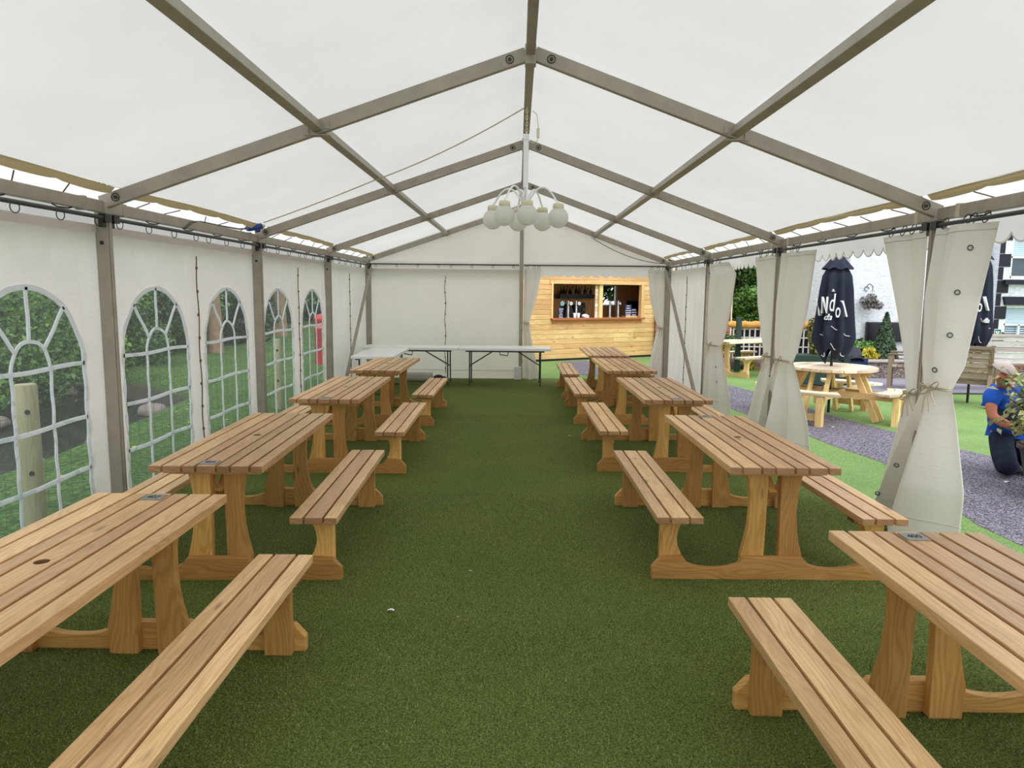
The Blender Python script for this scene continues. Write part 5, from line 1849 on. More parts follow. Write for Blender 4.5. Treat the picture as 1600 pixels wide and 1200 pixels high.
bush('yellow_shrub', 'small bright yellow shrub at the edge of the stone planter', 'shrub', (at(1358, 560, 15.3).x, 15.35, 0.34), (0.20, 0.18, 0.15), 500, 0.05, M_LYEL, 11, 8, 0.5)
bush('green_shrub', 'small fresh green shrub behind the yellow one in the planter', 'shrub', (at(1347, 555, 15.8).x, 15.8, 0.32), (0.28, 0.25, 0.24), 600, 0.05, M_LBRIGHT, 12, 8, 0.5)
bush('low_shrub', 'low dark green shrub right behind the closed parasol', 'shrub', (at(1324, 556, 15.7).x, 15.7, 0.2), (0.2, 0.2, 0.26), 500, 0.05, M_LMID, 15, 8, 0.5)
# green trough with an olive column shrub
mb = MB(); mb.box((5.75, 13.85, 0.29), (1.1, 0.4, 0.58))
tr_ = single('green_trough', mb, M_GREEN, 'dark green planter trough behind the round table', 'planter', (5.75, 13.85, 0), bevel=0.015)
bush('olive_shrub', 'olive brown upright shrub growing in the dark green trough', 'shrub', (5.68, 13.85, 0.55), (0.17, 0.16, 0.40), 1500, 0.04, M_LOLIVE, 21, 14, 0.5)
# trellis fence with a reed roll on top, rock edging, green post
tz = 17.3
x0_, x1_ = at(1146, 520, tz).x, at(1290, 520, tz).x
tr = thing('trellis_fence', 'pale lattice fence carrying a long reed roll, behind the outdoor picnic table', 'fence', ((x0_ + x1_) / 2, tz, 0))
mb = MB()
nx_ = 17
for i in range(nx_ + 1):
    x = x0_ + (x1_ - x0_) * i / nx_
    mb.box((x, tz, 0.52), (0.03, 0.025, 0.78))
for z in (0.2, 0.46, 0.68, 0.88):
    mb.box(((x0_ + x1_) / 2, tz + 0.02, z), (x1_ - x0_, 0.02, 0.03))
part('lattice', mb, M_TRELLIS, tr)
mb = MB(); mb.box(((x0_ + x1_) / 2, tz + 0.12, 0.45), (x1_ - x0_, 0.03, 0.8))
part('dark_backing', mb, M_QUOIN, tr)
mb = MB()
pts = [(x0_ - 0.15 + (x1_ - x0_ + 0.3) * i / 30, tz - 0.02 + 0.02 * math.sin(i), 0.985 + 0.012 * math.sin(i * 1.7)) for i in range(31)]
mb.tube(pts, [0.05] + [0.082 + 0.004 * math.sin(i * 2.1) for i in range(29)] + [0.06], 12)
single('reed_roll', mb, M_ORANGE, 'orange reed roll lying along the top of the lattice fence', 'reed roll', (pts[15][0], tz, 0.98))
mb = MB(); mb.box((4.86, 15.95, 0.6), (0.105, 0.105, 1.2), 2)
single('green_post', mb, M_GREEN, 'square dark green wooden post behind the outdoor picnic table', 'post', (4.86, 15.95, 0), bevel=0.01)
rocks = [(at(1128 + i * 8, 547 + (i % 3) * 2, 16.9 - 0.25 * (i % 2)), 0.16 + 0.05 * ((i * 5) % 3)) for i in range(16)]
def rock(loc, r, seed, mat):
    mb = MB(); mb.ball((0, 0, 0), (r * 1.25, r, r * 0.62), 14, 9)
    mb.v = [tuple(Vector(p) * (1 + 0.32 * mnoise.noise(Vector(p) / r * 1.3 + Vector((seed * 3.1, seed, 0))))) for p in mb.v]
    return place('rock', mb.mesh('rock'), mat)
for i, (p, r) in enumerate(rocks):
    o = rock(p, r, i, M_ROCK)
    o.location = (p.x, p.y, r * 0.3)
    o['label'] = 'rough pinkish grey rock edging the bed below the lattice fence'; o['category'] = 'rock'; o['group'] = 'rocks below the lattice fence'
bush('edging_shrub', 'small leafy shrub beside the third curtain, left of the green post', 'shrub', (at(1140, 525, 17.0).x, 17.0, 0.35), (0.3, 0.25, 0.22), 600, 0.05, M_LMID, 31, 8, 0.5)
bush('yellow_flower_plant', 'small yellow-green plant under the outdoor picnic table', 'plant', (at(1170, 560, 16.2).x, 16.3, 0.0), (0.16, 0.14, 0.22), 260, 0.05, M_LYEL, 32, 6, 0.5)
# red-brown shed corner and shelter with sign and railing
p = at(1143, 460, 19.5)
sh = thing('brown_shed', 'corner of a red-brown boarded shed beside the third curtain', 'shed', (p.x - 1.0, 19.5, 0))
mb = MB()
for k in range(15): mb.box((p.x - 1.0, 20.2, 0.1 + k * 0.165), (2.0, 1.4, 0.15), 0)
part('boards', mb, M_REDWOOD, sh, bevel=0.01)
mb = MB(); mb.box((p.x + 0.015, 19.48, 1.25), (0.03, 0.04, 2.5), 2)
part('corner_post', mb, M_PINETOP, sh)
p0_, p1_ = at(1252, 463, 19), at(1302, 463, 19)
st = thing('shelter', 'small shelter with a lilac corrugated side, left of the closed parasol', 'shelter', ((p0_.x + p1_.x) / 2, 19, 0))
mb = MB()
zt_, zb_ = at(1270, 462, 19).z, at(1270, 489, 19).z
for k in range(22):
    x = p0_.x - 0.5 + (p1_.x - p0_.x + 0.7) * k / 22
    mb.box((x, 19.0 + 0.012 * (k % 2), (zt_ + zb_) / 2), (0.05, 0.02, zt_ - zb_))
part('corrugated_sheet', mb, M_LILACTIN, st)
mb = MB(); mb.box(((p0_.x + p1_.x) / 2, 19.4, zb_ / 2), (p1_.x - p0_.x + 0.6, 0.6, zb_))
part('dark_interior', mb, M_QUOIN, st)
q0, q1 = at(1248, 490, 18.8), at(1279, 497.5, 18.8)
sg2 = thing('notice_sign', 'white notice with two lines of black writing beside the closed parasol', 'sign', ((q0.x + q1.x) / 2, 18.85, q1.z))
mb = MB(); mb.box(((q0.x + q1.x) / 2, 18.85, (q0.z + q1.z) / 2), (q1.x - q0.x, 0.03, q0.z - q1.z))
part('panel', mb, M_PINETOP, sg2)
for k in range(2):
    mb = MB()   # two lines of black capitals, too small to read
    x = q0.x + 0.06
    while x < q1.x - 0.06:
        l_ = RND.uniform(0.015, 0.03)
        mb.box((x + l_ / 2, 18.833, q1.z + (q0.z - q1.z) * (0.72 - 0.42 * k)), (l_, 0.002, (q0.z - q1.z) * RND.uniform(0.18, 0.26)))
        x += l_ + RND.choice([0.008, 0.008, 0.03])
    part('sign_writing', mb, M_INK, sg2)
r0, r1 = at(1240, 420, 19.2), at(1300, 420, 19.2)
rl2 = thing('balcony_railing', 'thin dark metal railing above the lilac shelter, before dark trees', 'railing', ((r0.x + r1.x) / 2, 19.2, zt_))
mb = MB()
for zz in (r0.z, r0.z - 0.06, r0.z - 0.2): mb.tube([(r0.x - .3, 19.2, zz), (r1.x + .3, 19.2, zz)], 0.012, 6)
for k in range(24): 
    x = r0.x - .3 + (r1.x - r0.x + .6) * k / 23
    mb.tube([(x, 19.2, zt_), (x, 19.2, r0.z)], 0.007, 5)
part('bars', mb, M_GREEN, rl2)
mb = MB(); mb.box(((r0.x + r1.x) / 2, 19.3, zt_ - 0.03), (r1.x - r0.x + 0.6, 0.5, 0.06))
part('ledge', mb, M_QUOIN, rl2)
c = at(1285, 418, 19.1)
mb = MB(); mb.ball((c.x, 19.1, c.z), 0.05); mb.tube([(c.x, 19.1, c.z), (c.x, 19.2, c.z - 0.1)], 0.012, 6)
single('lamp_globe', mb, M_WHITEP, 'small white globe lamp on the metal railing', 'lamp', (c.x, 19.1, c.z))

# trees behind the right-hand side
G_TR = 'trees beyond the beer garden'
def ptree(px, Y, rad, zc, n, leaf, mat, seed, label, trunk=0.15):
    x = at(px, 450, Y).x
    bush('tree', label, 'tree', (x, Y, 0), rad, n, leaf, mat, seed, 16, 0.42, trunk, G_TR, zc)
ptree(1165, 22.0, (1.5, 1.2, 1.3), 2.3, 8000, 0.065, M_LMID, 41, 'mid green tree in the upper gap between the second and third curtains')
ptree(1195, 20.6, (0.95, 0.8, 0.75), 1.35, 6000, 0.055, M_LBRIGHT, 42, 'rounded bright green shrub-like tree lower in the gap between the curtains')
ptree(1120, 26.0, (3.0, 1.5, 3.2), 3.0, 8000, 0.11, M_LDARK, 43, 'tall dark tree at the back left of the gap between the curtains', 0.3)
ptree(1215, 25.0, (2.6, 1.5, 3.2), 2.8, 8000, 0.11, M_LDARK, 44, 'tall dark tree at the back right of the gap between the curtains', 0.3)
ptree(1275, 23.0, (2.2, 1.4, 3.0), 2.8, 8000, 0.10, M_LDARK, 45, 'dark tree behind the metal railing and the closed parasol', 0.3)
ptree(1000, 27.0, (4.0, 1.5, 3.0), 3.0, 15000, 0.14, M_LDARK, 46, 'dark tree behind the bar hut seen through its back window', 0.3)

# ------------------------------------------------------------------ potted variegated shrub at the right edge
pot = thing('plant_pot', 'tall dark brown tapered plant pot at the right edge, holding the variegated shrub', 'plant pot', (4.62, 6.05, 0.0))
mb = MB(); mb.lathe([(0.20, 0.0), (0.215, 0.02), (0.27, 0.30), (0.29, 0.40), (0.315, 0.405), (0.315, 0.445), (0.285, 0.45), (0.27, 0.39), (0.0, 0.385)], 30, (4.62, 6.05, 0.007))
part('pot', mb, mat_plain('dark_glazed_pot', (70, 52, 46), 0.4, 0, 0.5, 0.2, 6), pot)
rg = np.random.default_rng(77)
Ps, Ns = [], []
stems = MB()
for k in range(240):
    a = rg.uniform(0, 2 * PI)
    r = rg.uniform(0.08, 0.52)
    zt_ = rg.uniform(0.25, 1.15) if r < 0.36 else rg.uniform(0.1, 0.7)
    e = Vector((r * math.cos(a), r * math.sin(a), zt_))
    base = Vector((0.06 * math.cos(a), 0.06 * math.sin(a), 0.0))
    midp = base * .4 + e * .6 + Vector((0, 0, 0.08))
    pts = [base, base * .7 + midp * .3 + Vector((0, 0, 0.05)), midp, e]
    stems.tube(pts, [0.006, 0.005, 0.004, 0.002], 5)
    for j in range(13):
        f = 0.3 + 0.7 * j / 12
        q = base.lerp(midp, f * 1.4) if f < 0.7 else midp.lerp(e, (f - 0.7) / 0.3)
        d = rg.normal(size=3) * 0.035
        Ps.append((q.x + d[0], q.y + d[1], q.z + d[2])); n_ = rg.normal(size=3) + np.array([math.cos(a) * .5, math.sin(a) * .5, 0.9]); Ns.append(n_ / np.linalg.norm(n_))
Ps, Ns = np.array(Ps), np.array(Ns)
vs = thing('variegated_shrub', 'cream and green variegated shrub growing in the dark pot at the right edge', 'shrub', (4.62, 6.05, 0.395))
place('foliage', leaf_mesh('foliage', Ps, Ns, 0.042, rg, 1.8, 0.25), M_LVAR, vs)
part('stems', stems, M_STEM, vs, False)

# ------------------------------------------------------------------ left side: bank, stream, netting, trees
def make_meadow():
    t = NT('meadow')
    oc = t.obj_coord()
    n1 = t.noise(oc, 22.0, 4, 0.7)
    n2 = t.noise(oc, 0.8, 4, 0.6)
    col = t.ramp(n1, [(0.3, s2l((50, 74, 40))), (0.5, s2l((86, 116, 64))), (0.72, s2l((134, 160, 104)))])
    col = t.mix(1.0, col, t.ramp(n2, [(0.3, (0.72, 0.78, 0.72, 1)), (0.7, (1.08, 1.06, 1.0, 1))]), 'MULTIPLY')
    v = t.n('ShaderNodeTexVoronoi', feature='F1'); t.l(oc, v.inputs['Vector']); v.inputs['Scale'].default_value = 5.0
    f = t.math('LESS_THAN', v.outputs['Distance'], 0.13)
    col = t.mix(t.math('MULTIPLY', f, t.math('GREATER_THAN', n2, 0.52)), col, s2l((222, 206, 70)))
    sepz = t.n('ShaderNodeSeparateXYZ'); t.l(oc, sepz.inputs[0])
    low = t.ramp(t.math('ADD', sepz.outputs[2], t.math('MULTIPLY', t.math('SUBTRACT', n1, 0.5), 0.25)), [(0.0, (1, 1, 1, 1)), (0.02, (0, 0, 0, 1))])
    mud = t.n('ShaderNodeMapRange'); t.l(sepz.outputs[2], mud.inputs[0])
    mud.inputs[1].default_value = -0.30; mud.inputs[2].default_value = -0.16; mud.inputs[3].default_value = 1.0; mud.inputs[4].default_value = 0.0
    col = t.mix(mud.outputs[0], col, s2l((86, 80, 74)))
    t.principled(col, 0.95, 0, t.bump(n1, 1.0, 0.05), 0.05)
    return t.m
M_MEADOW = make_meadow()
STREAM = [(-6.6, -6.0), (-6.75, 8.0), (-7.1, 11.6), (-9.6, 14.0), (-30.0, 18.0)]
def stream_d(x, y):
    best = 1e9
    p = Vector((x, y))
    for a, b in zip(STREAM, STREAM[1:]):
        a, b = Vector(a), Vector(b)
        k = max(0.0, min(1.0, (p - a).dot(b - a) / (b - a).length_squared))
        best = min(best, (a + (b - a) * k - p).length)
    return best
def stream_at(s):
    """point and side direction at distance s along the stream from y = 3"""
    y = 3 + s
    if y < 11: return Vector((-6.65 - 0.04 * s, y)), Vector((1, 0))
    k = y - 11
    return Vector((-7.0 - k * 1.15, 11.4 + k * 0.8)), Vector((0.55, 0.83))
def bank_z(x, y):
    ad = stream_d(x, y)
    w = 1.72
    def ss(a, b, v):
        k = max(0, min(1, (v - a) / (b - a))); return k * k * (3 - 2 * k)
    z = -0.78 + 0.76 * ss(w * 0.72, w * 1.12, ad)
    far = ss(8.0, 9.6, -x) * (1 - ss(11.5, 15.5, y))
    z += far * (0.45 * ss(w, w + 1.6, ad) + max(0, min(ad - w - 1.2, 3)) * 0.16)
    z += 0.06 * mnoise.noise(Vector((x * .7, y * .7, 2)))
    if x > -3.5: z = min(z, -0.004)
    return z
mb = MB()
nx_, ny_ = 110, 120
mb.grid(lambda u, v: (lambda x, y: (x, y, bank_z(x, y)))(-3.1 - 26.0 * u ** 1.5, -3 + 63.0 * v ** 1.4), nx_, ny_)
struct('meadow_bank', mb, M_MEADOW)
t_ = NT('dark_water')
oc_ = t_.obj_coord()
t_.principled(s2l((34, 34, 34)), 0.12, 0, t_.bump(t_.noise(t_.mapping(oc_, (1, 2.5, 1)), 5.0, 4, 0.6), 0.5, 0.05), 0.5)
mb = MB()
mb.grid(lambda u, v: (-28 + 23.2 * u, -3 + 24 * v, -0.50), 4, 10)
struct('stream_water', mb, t_.m)
for i in range(30):
    P_, S_ = stream_at(0.6 + i * 0.42)
    s = 1 if i % 3 == 0 else -1
    P_ = P_ + S_ * s * (1.2 + 0.3 * math.sin(i * 1.9))
    x, y = P_.x, P_.y
    r = 0.13 + 0.14 * ((i * 7) % 4) / 3
    o = rock((0, 0, 0), r, i + 40, M_ROCK)
    o.location = (x, y, -0.46 + 0.04 * (i % 3))
    o.rotation_euler = (0, 0, i * 1.3)
    o['label'] = 'grey brown boulder at the edge of the dark stream beyond the left wall'; o['category'] = 'rock'; o['group'] = 'boulders along the stream'
# fence posts and netting
FX = -3.47
for i, (y, h, r) in enumerate([(5.03, 1.03, 0.073), (7.75, 1.0, 0.055), (10.4, 1.0, 0.055), (13.0, 1.0, 0.055)]):
    t = thing('fence_post', ['thick pale timber fence post with two bolt holes, seen through the nearest window', 'timber fence post seen through the second arched window bay', 'timber fence post seen through the far arched windows', 'timber fence post outside the far left corner'][i], 'fence post', (FX, y, 0), 0, 'netting fence posts')
    mb = MB(); mb.lathe([(r * 1.02, -0.1), (r, 0.4), (r * 0.98, h - 0.01), (r * .9, h)], 10)
    for k, p in enumerate(mb.v): pass
    part('post_body', mb, M_POSTWOOD, t, False)
    mb = MB()
    dirv = (CAM - Vector((FX, y, 0.7))); dirv.z = 0; dirv.normalize()
    for zz in (0.84, 0.40):
        mb.tube([dirv * (r * 0.9) + Vector((0, 0, zz)), dirv * (r * 1.0 + 0.002) + Vector((0, 0, zz))], 0.017, 12)
    part('bolt_hole', mb, M_BOLT, t, False)
mb = MB()
for zz in (0.05, 0.18, 0.32, 0.46, 0.62, 0.80, 0.93):
    mb.tube([(FX - 0.075, 0.5 + 13.5 * i / 60, zz + 0.012 * math.sin(i * 1.1 + zz * 9)) for i in range(61)], 0.0018, 4, caps=False)
for k in range(90):
    y = 0.5 + k * 0.15
    mb.tube([(FX - 0.075, y + 0.012 * math.sin(j * 2 + k), 0.03 + 0.9 * j / 6) for j in range(7)], 0.0014, 4, caps=False)
single('wire_netting', mb, M_DGREY, 'thin wire stock netting strung along the fence posts outside the left wall', 'netting', (FX - 0.075, 7, 0))
# trunks and bushes along the far bank
def gz(x, y): return bank_z(x, y)
for i, (px0, px1, Y, lab) in enumerate([(325, 345, 19.5, 'thick pinkish brown tree trunk seen through the second window of the middle bay'), (424, 446, 27.0, 'grey brown tree trunk seen through the third arched window bay')]):
    a, b = at(px0, 500, Y), at(px1, 500, Y)
    x = (a.x + b.x) / 2
    r = (b.x - a.x) / 2
    t = thing('tree', lab, 'tree', (x, Y, gz(x, Y)), 0, 'trees on the stream bank')
    mb = MB(); mb.tube([(0, 0, -0.6), (0.02, 0, 0.6), (-0.05, 0, 2.4), (0.1, 0, 5.0)], [r * 1.35, r * 1.05, r * 0.95, r * .7], 14)
    part('trunk', mb, M_BARK, t, False)
    rg = np.random.default_rng(300 + i)
    Pn, Nn = crown(rg, 2200, (2.4, 2.2, 1.8), 14, 0.45)
    Pn[:, 2] += 5.6
    place('foliage', leaf_mesh('foliage', Pn, Nn, 0.2, rg), M_LMID, t)
lab_l = ['dense dark green', 'bright green', 'loose mid green', 'deep green', 'leafy fresh green', 'shadowy green']
wnm = ['first', 'second', 'third', 'fourth', 'fifth', 'sixth', 'seventh', 'eighth', 'ninth', 'tenth', 'eleventh', 'twelfth', 'thirteenth', 'fourteenth', 'fifteenth', 'sixteenth', 'seventeenth', 'eighteenth', 'nineteenth', 'twentieth', 'twenty-first', 'twenty-second']
k = 0
for (px, Y, rad, n, leaf, mt) in sorted([(196, 16.2, (1.1, 1.0, 1.0), 5000, 0.055, M_LMID), (238, 18.5, (1.3, 1.0, 1.1), 5000, 0.06, M_LDARK), (283, 20.5, (1.2, 1.0, 1.0), 4500, 0.065, M_LMID), (378, 23.5, (1.2, 1.0, 1.2), 4500, 0.07, M_LDARK), (-40, 12.5, (2.2, 2.0, 2.0), 7000, 0.06, M_LMID), (40, 15.5, (2.3, 1.8, 1.8), 8000, 0.06, M_LBRIGHT), (100, 18, (2.3, 2.0, 2.2), 8000, 0.07, M_LMID),
                               (165, 20.5, (2.4, 2.0, 2.0), 8000, 0.075, M_LBRIGHT), (205, 23, (2.2, 2.0, 2.6), 8000, 0.08, M_LMID), (250, 22, (1.8, 1.6, 1.5), 7000, 0.07, M_LBRIGHT),
                               (285, 26, (2.2, 2.0, 2.6), 7000, 0.09, M_LMID), (372, 27, (2.2, 2.0, 2.2), 7000, 0.09, M_LBRIGHT), (395, 32, (3.0, 2.0, 2.6), 6000, 0.11, M_LMID),
                               (420, 37, (2.6, 2.0, 2.6), 5000, 0.13, M_LMID), (455, 39, (3.0, 2.0, 3.0), 5000, 0.14, M_LMID), (490, 41, (3.2, 2.0, 3.0), 5000, 0.14, M_LDARK), (522, 43, (3.0, 2.0, 3.0), 4000, 0.15, M_LMID),
                               (40, 23, (3.6, 2.4, 3.8), 9000, 0.10, M_LMID), (230, 31, (4.5, 2.4, 4.4), 9000, 0.13, M_LMID), (330, 37, (5, 2.4, 4.8), 8000, 0.16, M_LDARK), (130, 27.5, (4.4, 2.4, 4.2), 9000, 0.12, M_LDARK)], key=lambda q: q[0]):
    x = at(px, 470, Y).x
    bush('bank_bush', '%s bush on the stream bank, %s from the left beyond the arched windows' % (lab_l[k % 6], wnm[k]), 'bush', (x, Y, gz(x, Y) - 0.1), rad, n, leaf, mt, 500 + k, 14, 0.45, None, 'bushes on the stream bank')
    k += 1
# red pillar
p = at(502.5, 556, 17.0)
rp = thing('red_pillar', 'red upright pillar with a paler band seen through the farthest arched window', 'pillar', (p.x, 17.0, gz(p.x, 17)))
mb = MB(); mb.lathe([(0.15, 0), (0.15, 1.0), (0.17, 1.02), (0.17, 1.08), (0.12, 1.15), (0.0, 1.18)], 20)
part('body', mb, M_RED, rp, False)
mb = MB(); mb.lathe([(0.155, 0.84), (0.155, 0.94)], 20, caps=False)
part('band', mb, M_PALERED, rp, False)
# brown hut far left
p = at(2, 480, 19.0)
bh = thing('brown_hut', 'low brown hut with a red and white stripe beyond the stream at the far left', 'hut', (p.x - 0.5, 19.0, gz(p.x, 19)))
mb = MB(); mb.box((0, 0, 0.9), (3.0, 1.5, 1.8))
part('hut_wall', mb, mat_plain('brown_hut_wall', (128, 112, 104), 0.8), bh, False)
mb = MB(); mb.box((0, -0.76, 0.72), (3.0, 0.03, 0.06)); mb.box((0, -0.76, 0.63), (3.0, 0.03, 0.09))
part('stripe', mb, M_PALERED, bh, False)

# ------------------------------------------------------------------ people
M_SKIN = mat_plain('sunburnt_skin', (196, 122, 98), 0.6, 0, 0.3, 0.08, 12)
M_TEE = mat_plain('blue_tee_cloth', (44, 92, 190), 0.85, 0, 0.1, 0.12, 40)
M_SLATEC = mat_plain('slate_blue_cloth', (70, 84, 104), 0.85, 0, 0.1, 0.1, 30)
M_TROUS = mat_plain('dark_navy_trousers', (42, 48, 66), 0.85, 0, 0.1, 0.25, 16, 0.3)
M_QUILT = mat_plain('quilted_jacket', (30, 36, 50), 0.55, 0, 0.4, 0.3, 22, 0.6)
M_JEAN = mat_plain('navy_cotton', (48, 62, 96), 0.85, 0, 0.1, 0.15, 20)
M_CAP = mat_plain('pinkish_grey_cap', (186, 172, 168), 0.85, 0, 0.1, 0.08, 12)
M_SHOE = mat_plain('dark_trainer', (40, 42, 48), 0.6, 0, 0.3, 0.2, 20)
M_HAIR = mat_plain('grey_hair', (120, 112, 106), 0.9, 0, 0.1, 0.3, 60)

def skin_mesh(name, J, E, root, sub=2):
    me = bpy.data.meshes.new(name)
    keys = list(J.keys())
    me.from_pydata([J[k][0] for k in keys], [(keys.index(a), keys.index(b)) for a, b in E], [])
    o = bpy.data.objects.new(name, me)
    COL.objects.link(o)
    sk = o.modifiers.new('skin', 'SKIN')
    sk.use_smooth_shade = True
    lay = me.skin_vertices[0].data
    for i, k in enumerate(keys):
        r = J[k][1]
        lay[i].radius = r if isinstance(r, tuple) else (r, r)
        lay[i].use_root = (k == root)
    ss = o.modifiers.new('sub', 'SUBSURF'); ss.levels = sub; ss.render_levels = sub
    dg = bpy.context.evaluated_depsgraph_get()
    m2 = bpy.data.meshes.new_from_object(o.evaluated_get(dg))
    bpy.data.objects.remove(o, do_unlink=True)
    bpy.data.meshes.remove(me)
    m2.name = name
    at_ = m2.attributes.new('tone', 'FLOAT', 'FACE')
    m2.polygons.foreach_set('use_smooth', [True] * len(m2.polygons))
    m2.materials.clear()
    return m2

def add_hand(J, E, wrist, tag, fwd, side, up, curl=0.5, s=1.0):
    """palm, four unequal fingers and a thumb that leaves the side of the palm"""
    w = Vector(J[wrist][0])
    fwd, side, up = Vector(fwd).normalized(), Vector(side).normalized(), Vector(up).normalized()
    J[tag + 'palm'] = (tuple(w + fwd * 0.05 * s), (0.034 * s, 0.020 * s)); E.append((wrist, tag + 'palm'))
    J[tag + 'kn'] = (tuple(w + fwd * 0.085 * s), (0.036 * s, 0.016 * s)); E.append((tag + 'palm', tag + 'kn'))
    for i, (off, L) in enumerate(((0.030, 0.072), (0.010, 0.082), (-0.010, 0.077), (-0.029, 0.060))):
        p = w + fwd * 0.095 * s + side * off * s
        prev = tag + 'kn'
        d = fwd.copy()
        for j in range(3):
            ang = curl * (0.35 + 0.45 * j)
            dj = fwd * math.cos(ang) - up * math.sin(ang)
            p = p + dj * (L * (0.45, 0.32, 0.23)[j]) * s
            nm = '%sf%d%d' % (tag, i, j)
            J[nm] = (tuple(p), (0.0095 - 0.001 * j) * s)
            E.append((prev, nm)); prev = nm
    p = w + fwd * 0.03 * s + side * 0.038 * s
    prev = tag + 'palm'
    for j in range(2):
        p = p + (fwd * 0.8 + side * (0.7 - 0.5 * j) - up * 0.3).normalized() * 0.036 * s
        nm = '%st%d' % (tag, j)
        J[nm] = (tuple(p), (0.011 - 0.001 * j) * s); E.append((prev, nm)); prev = nm

def person(label, loc, J, E, root='pelvis'):
    t = thing('person', label, 'person', loc)
    me = skin_mesh('body', J, E, root)
    o = place('body', me, M_SKIN, t)
    o.location = (-loc[0], -loc[1], -loc[2])
    return t
def garment(name, t, J, E, root, mat, label=None):
    o = place(name, skin_mesh(name, J, E, root), mat, t)
    o.location = -t.location
    if label: o['label'] = label
    return o

# kneeling gardener beside the pot, bowed to the right, seen from the front
J, E = {}, []
def jn(k, p, r, frm=None):
    J[k] = (p, r)
    if frm: E.append((frm, k))
jn('pelvis', (4.86, 7.06, 0.36), 0.125)
jn('belly', (4.79, 6.99, 0.53), (0.14, 0.11), 'pelvis')
jn('chest', (4.69, 6.90, 0.72), (0.16, 0.11), 'belly')
jn('nb', (4.60, 6.82, 0.855), 0.066, 'chest')
jn('neck', (4.57, 6.775, 0.905), 0.056, 'nb')
jn('skull', (4.545, 6.735, 0.965), (0.078, 0.088), 'neck')
jn('crown', (4.525, 6.735, 1.025), (0.078, 0.085), 'skull')
jn('jaw', (4.595, 6.67, 0.915), 0.045, 'skull')
jn('nose', (4.615, 6.655, 0.965), 0.014, 'skull')
jn('earr', (4.475, 6.70, 0.955), 0.016, 'skull')
jn('rs', (4.475, 6.80, 0.795), 0.066, 'chest')
jn('re', (4.455, 6.73, 0.595), 0.047, 'rs')
jn('rfa', (4.505, 6.62, 0.545), 0.044, 're')
jn('rw', (4.585, 6.50, 0.50), 0.030, 'rfa')
jn('ls', (4.83, 6.95, 0.80), 0.066, 'chest')
jn('le', (4.93, 6.80, 0.61), 0.047, 'ls')
jn('lfa', (4.90, 6.66, 0.56), 0.044, 'le')
jn('lw', (4.80, 6.50, 0.51), 0.030, 'lfa')
jn('rh', (4.76, 7.02, 0.31), 0.095, 'pelvis')
jn('rt', (4.69, 6.86, 0.20), 0.09, 'rh')
jn('rk', (4.62, 6.69, 0.085), 0.068, 'rt')
jn('rc', (4.80, 6.90, 0.075), 0.06, 'rk')
jn('ra', (4.96, 7.09, 0.06), 0.04, 'rc')
jn('rf', (5.03, 7.18, 0.04), 0.036, 'ra')
jn('lh', (4.97, 7.10, 0.31), 0.095, 'pelvis')
jn('lt', (4.96, 6.93, 0.20), 0.09, 'lh')
jn('lk', (4.93, 6.76, 0.085), 0.068, 'lt')
jn('lc', (5.06, 6.97, 0.075), 0.06, 'lk')
jn('la', (5.18, 7.16, 0.06), 0.04, 'lc')
jn('lf', (5.24, 7.25, 0.04), 0.036, 'la')
add_hand(J, E, 'rw', 'rr', (0.6, -0.75, -0.2), (0.75, 0.6, 0.2), (0.1, -0.25, 1.0), 0.7)
add_hand(J, E, 'lw', 'll', (-0.6, -0.75, -0.2), (-0.75, 0.6, 0.2), (-0.1, -0.25, 1.0), 0.7)
man = person('person kneeling by the dark pot in a grey cap, blue tee shirt and dark trousers', (4.72, 6.95, 0.0), J, E)
g = lambda k, r: (J[k][0], r)
TJ = {'pelvis': ((4.83, 7.04, 0.42), (0.172, 0.142)), 'belly': g('belly', (0.165, 0.135)), 'chest': g('chest', (0.185, 0.135)), 'nb': ((4.615, 6.84, 0.83), 0.085),
      'rs': g('rs', 0.088), 're': ((4.460, 6.755, 0.655), 0.074), 'ls': g('ls', 0.088), 'le': ((4.905, 6.84, 0.665), 0.074)}
TE = [('pelvis', 'belly'), ('belly', 'chest'), ('chest', 'nb'), ('chest', 'rs'), ('rs', 're'), ('chest', 'ls'), ('ls', 'le')]
garment('tee_shirt', man, TJ, TE, 'belly', M_TEE, 'bright blue tee shirt')
BJ = {'a': ((4.765, 6.94, 0.46), (0.15, 0.13)), 'b': ((4.72, 6.88, 0.62), (0.155, 0.135)), 'c': ((4.645, 6.835, 0.76), (0.12, 0.12))}
garment('shirt_front', man, BJ, [('a', 'b'), ('b', 'c')], 'a', M_SLATEC, 'slate coloured front panel of the shirt')
PJ = {'waist': ((4.82, 7.02, 0.49), (0.175, 0.145)), 'pelvis': g('pelvis', 0.155), 'rh': g('rh', 0.12), 'rt': g('rt', 0.115), 'rk': ((4.615, 6.675, 0.098), 0.10), 'rc': ((4.80, 6.90, 0.085), 0.08), 'ra': g('ra', 0.056),
      'lh': g('lh', 0.115), 'lt': g('lt', 0.11), 'lk': ((4.925, 6.745, 0.098), 0.10), 'lc': ((5.06, 6.97, 0.085), 0.08), 'la': g('la', 0.056)}
PE = [('waist', 'pelvis'), ('pelvis', 'rh'), ('rh', 'rt'), ('rt', 'rk'), ('rk', 'rc'), ('rc', 'ra'), ('pelvis', 'lh'), ('lh', 'lt'), ('lt', 'lk'), ('lk', 'lc'), ('lc', 'la')]
garment('trousers', man, PJ, PE, 'pelvis', M_TROUS)
for s, k in (('ra', 'rf'), ('la', 'lf')):
    garment('shoe', man, {'a': (J[s][0], 0.05), 'b': (J[k][0], 0.046), 'c': (tuple(Vector(J[k][0]) + Vector((0, 0.06, 0.0))), 0.038)}, [('a', 'b'), ('b', 'c')], 'a', M_SHOE)
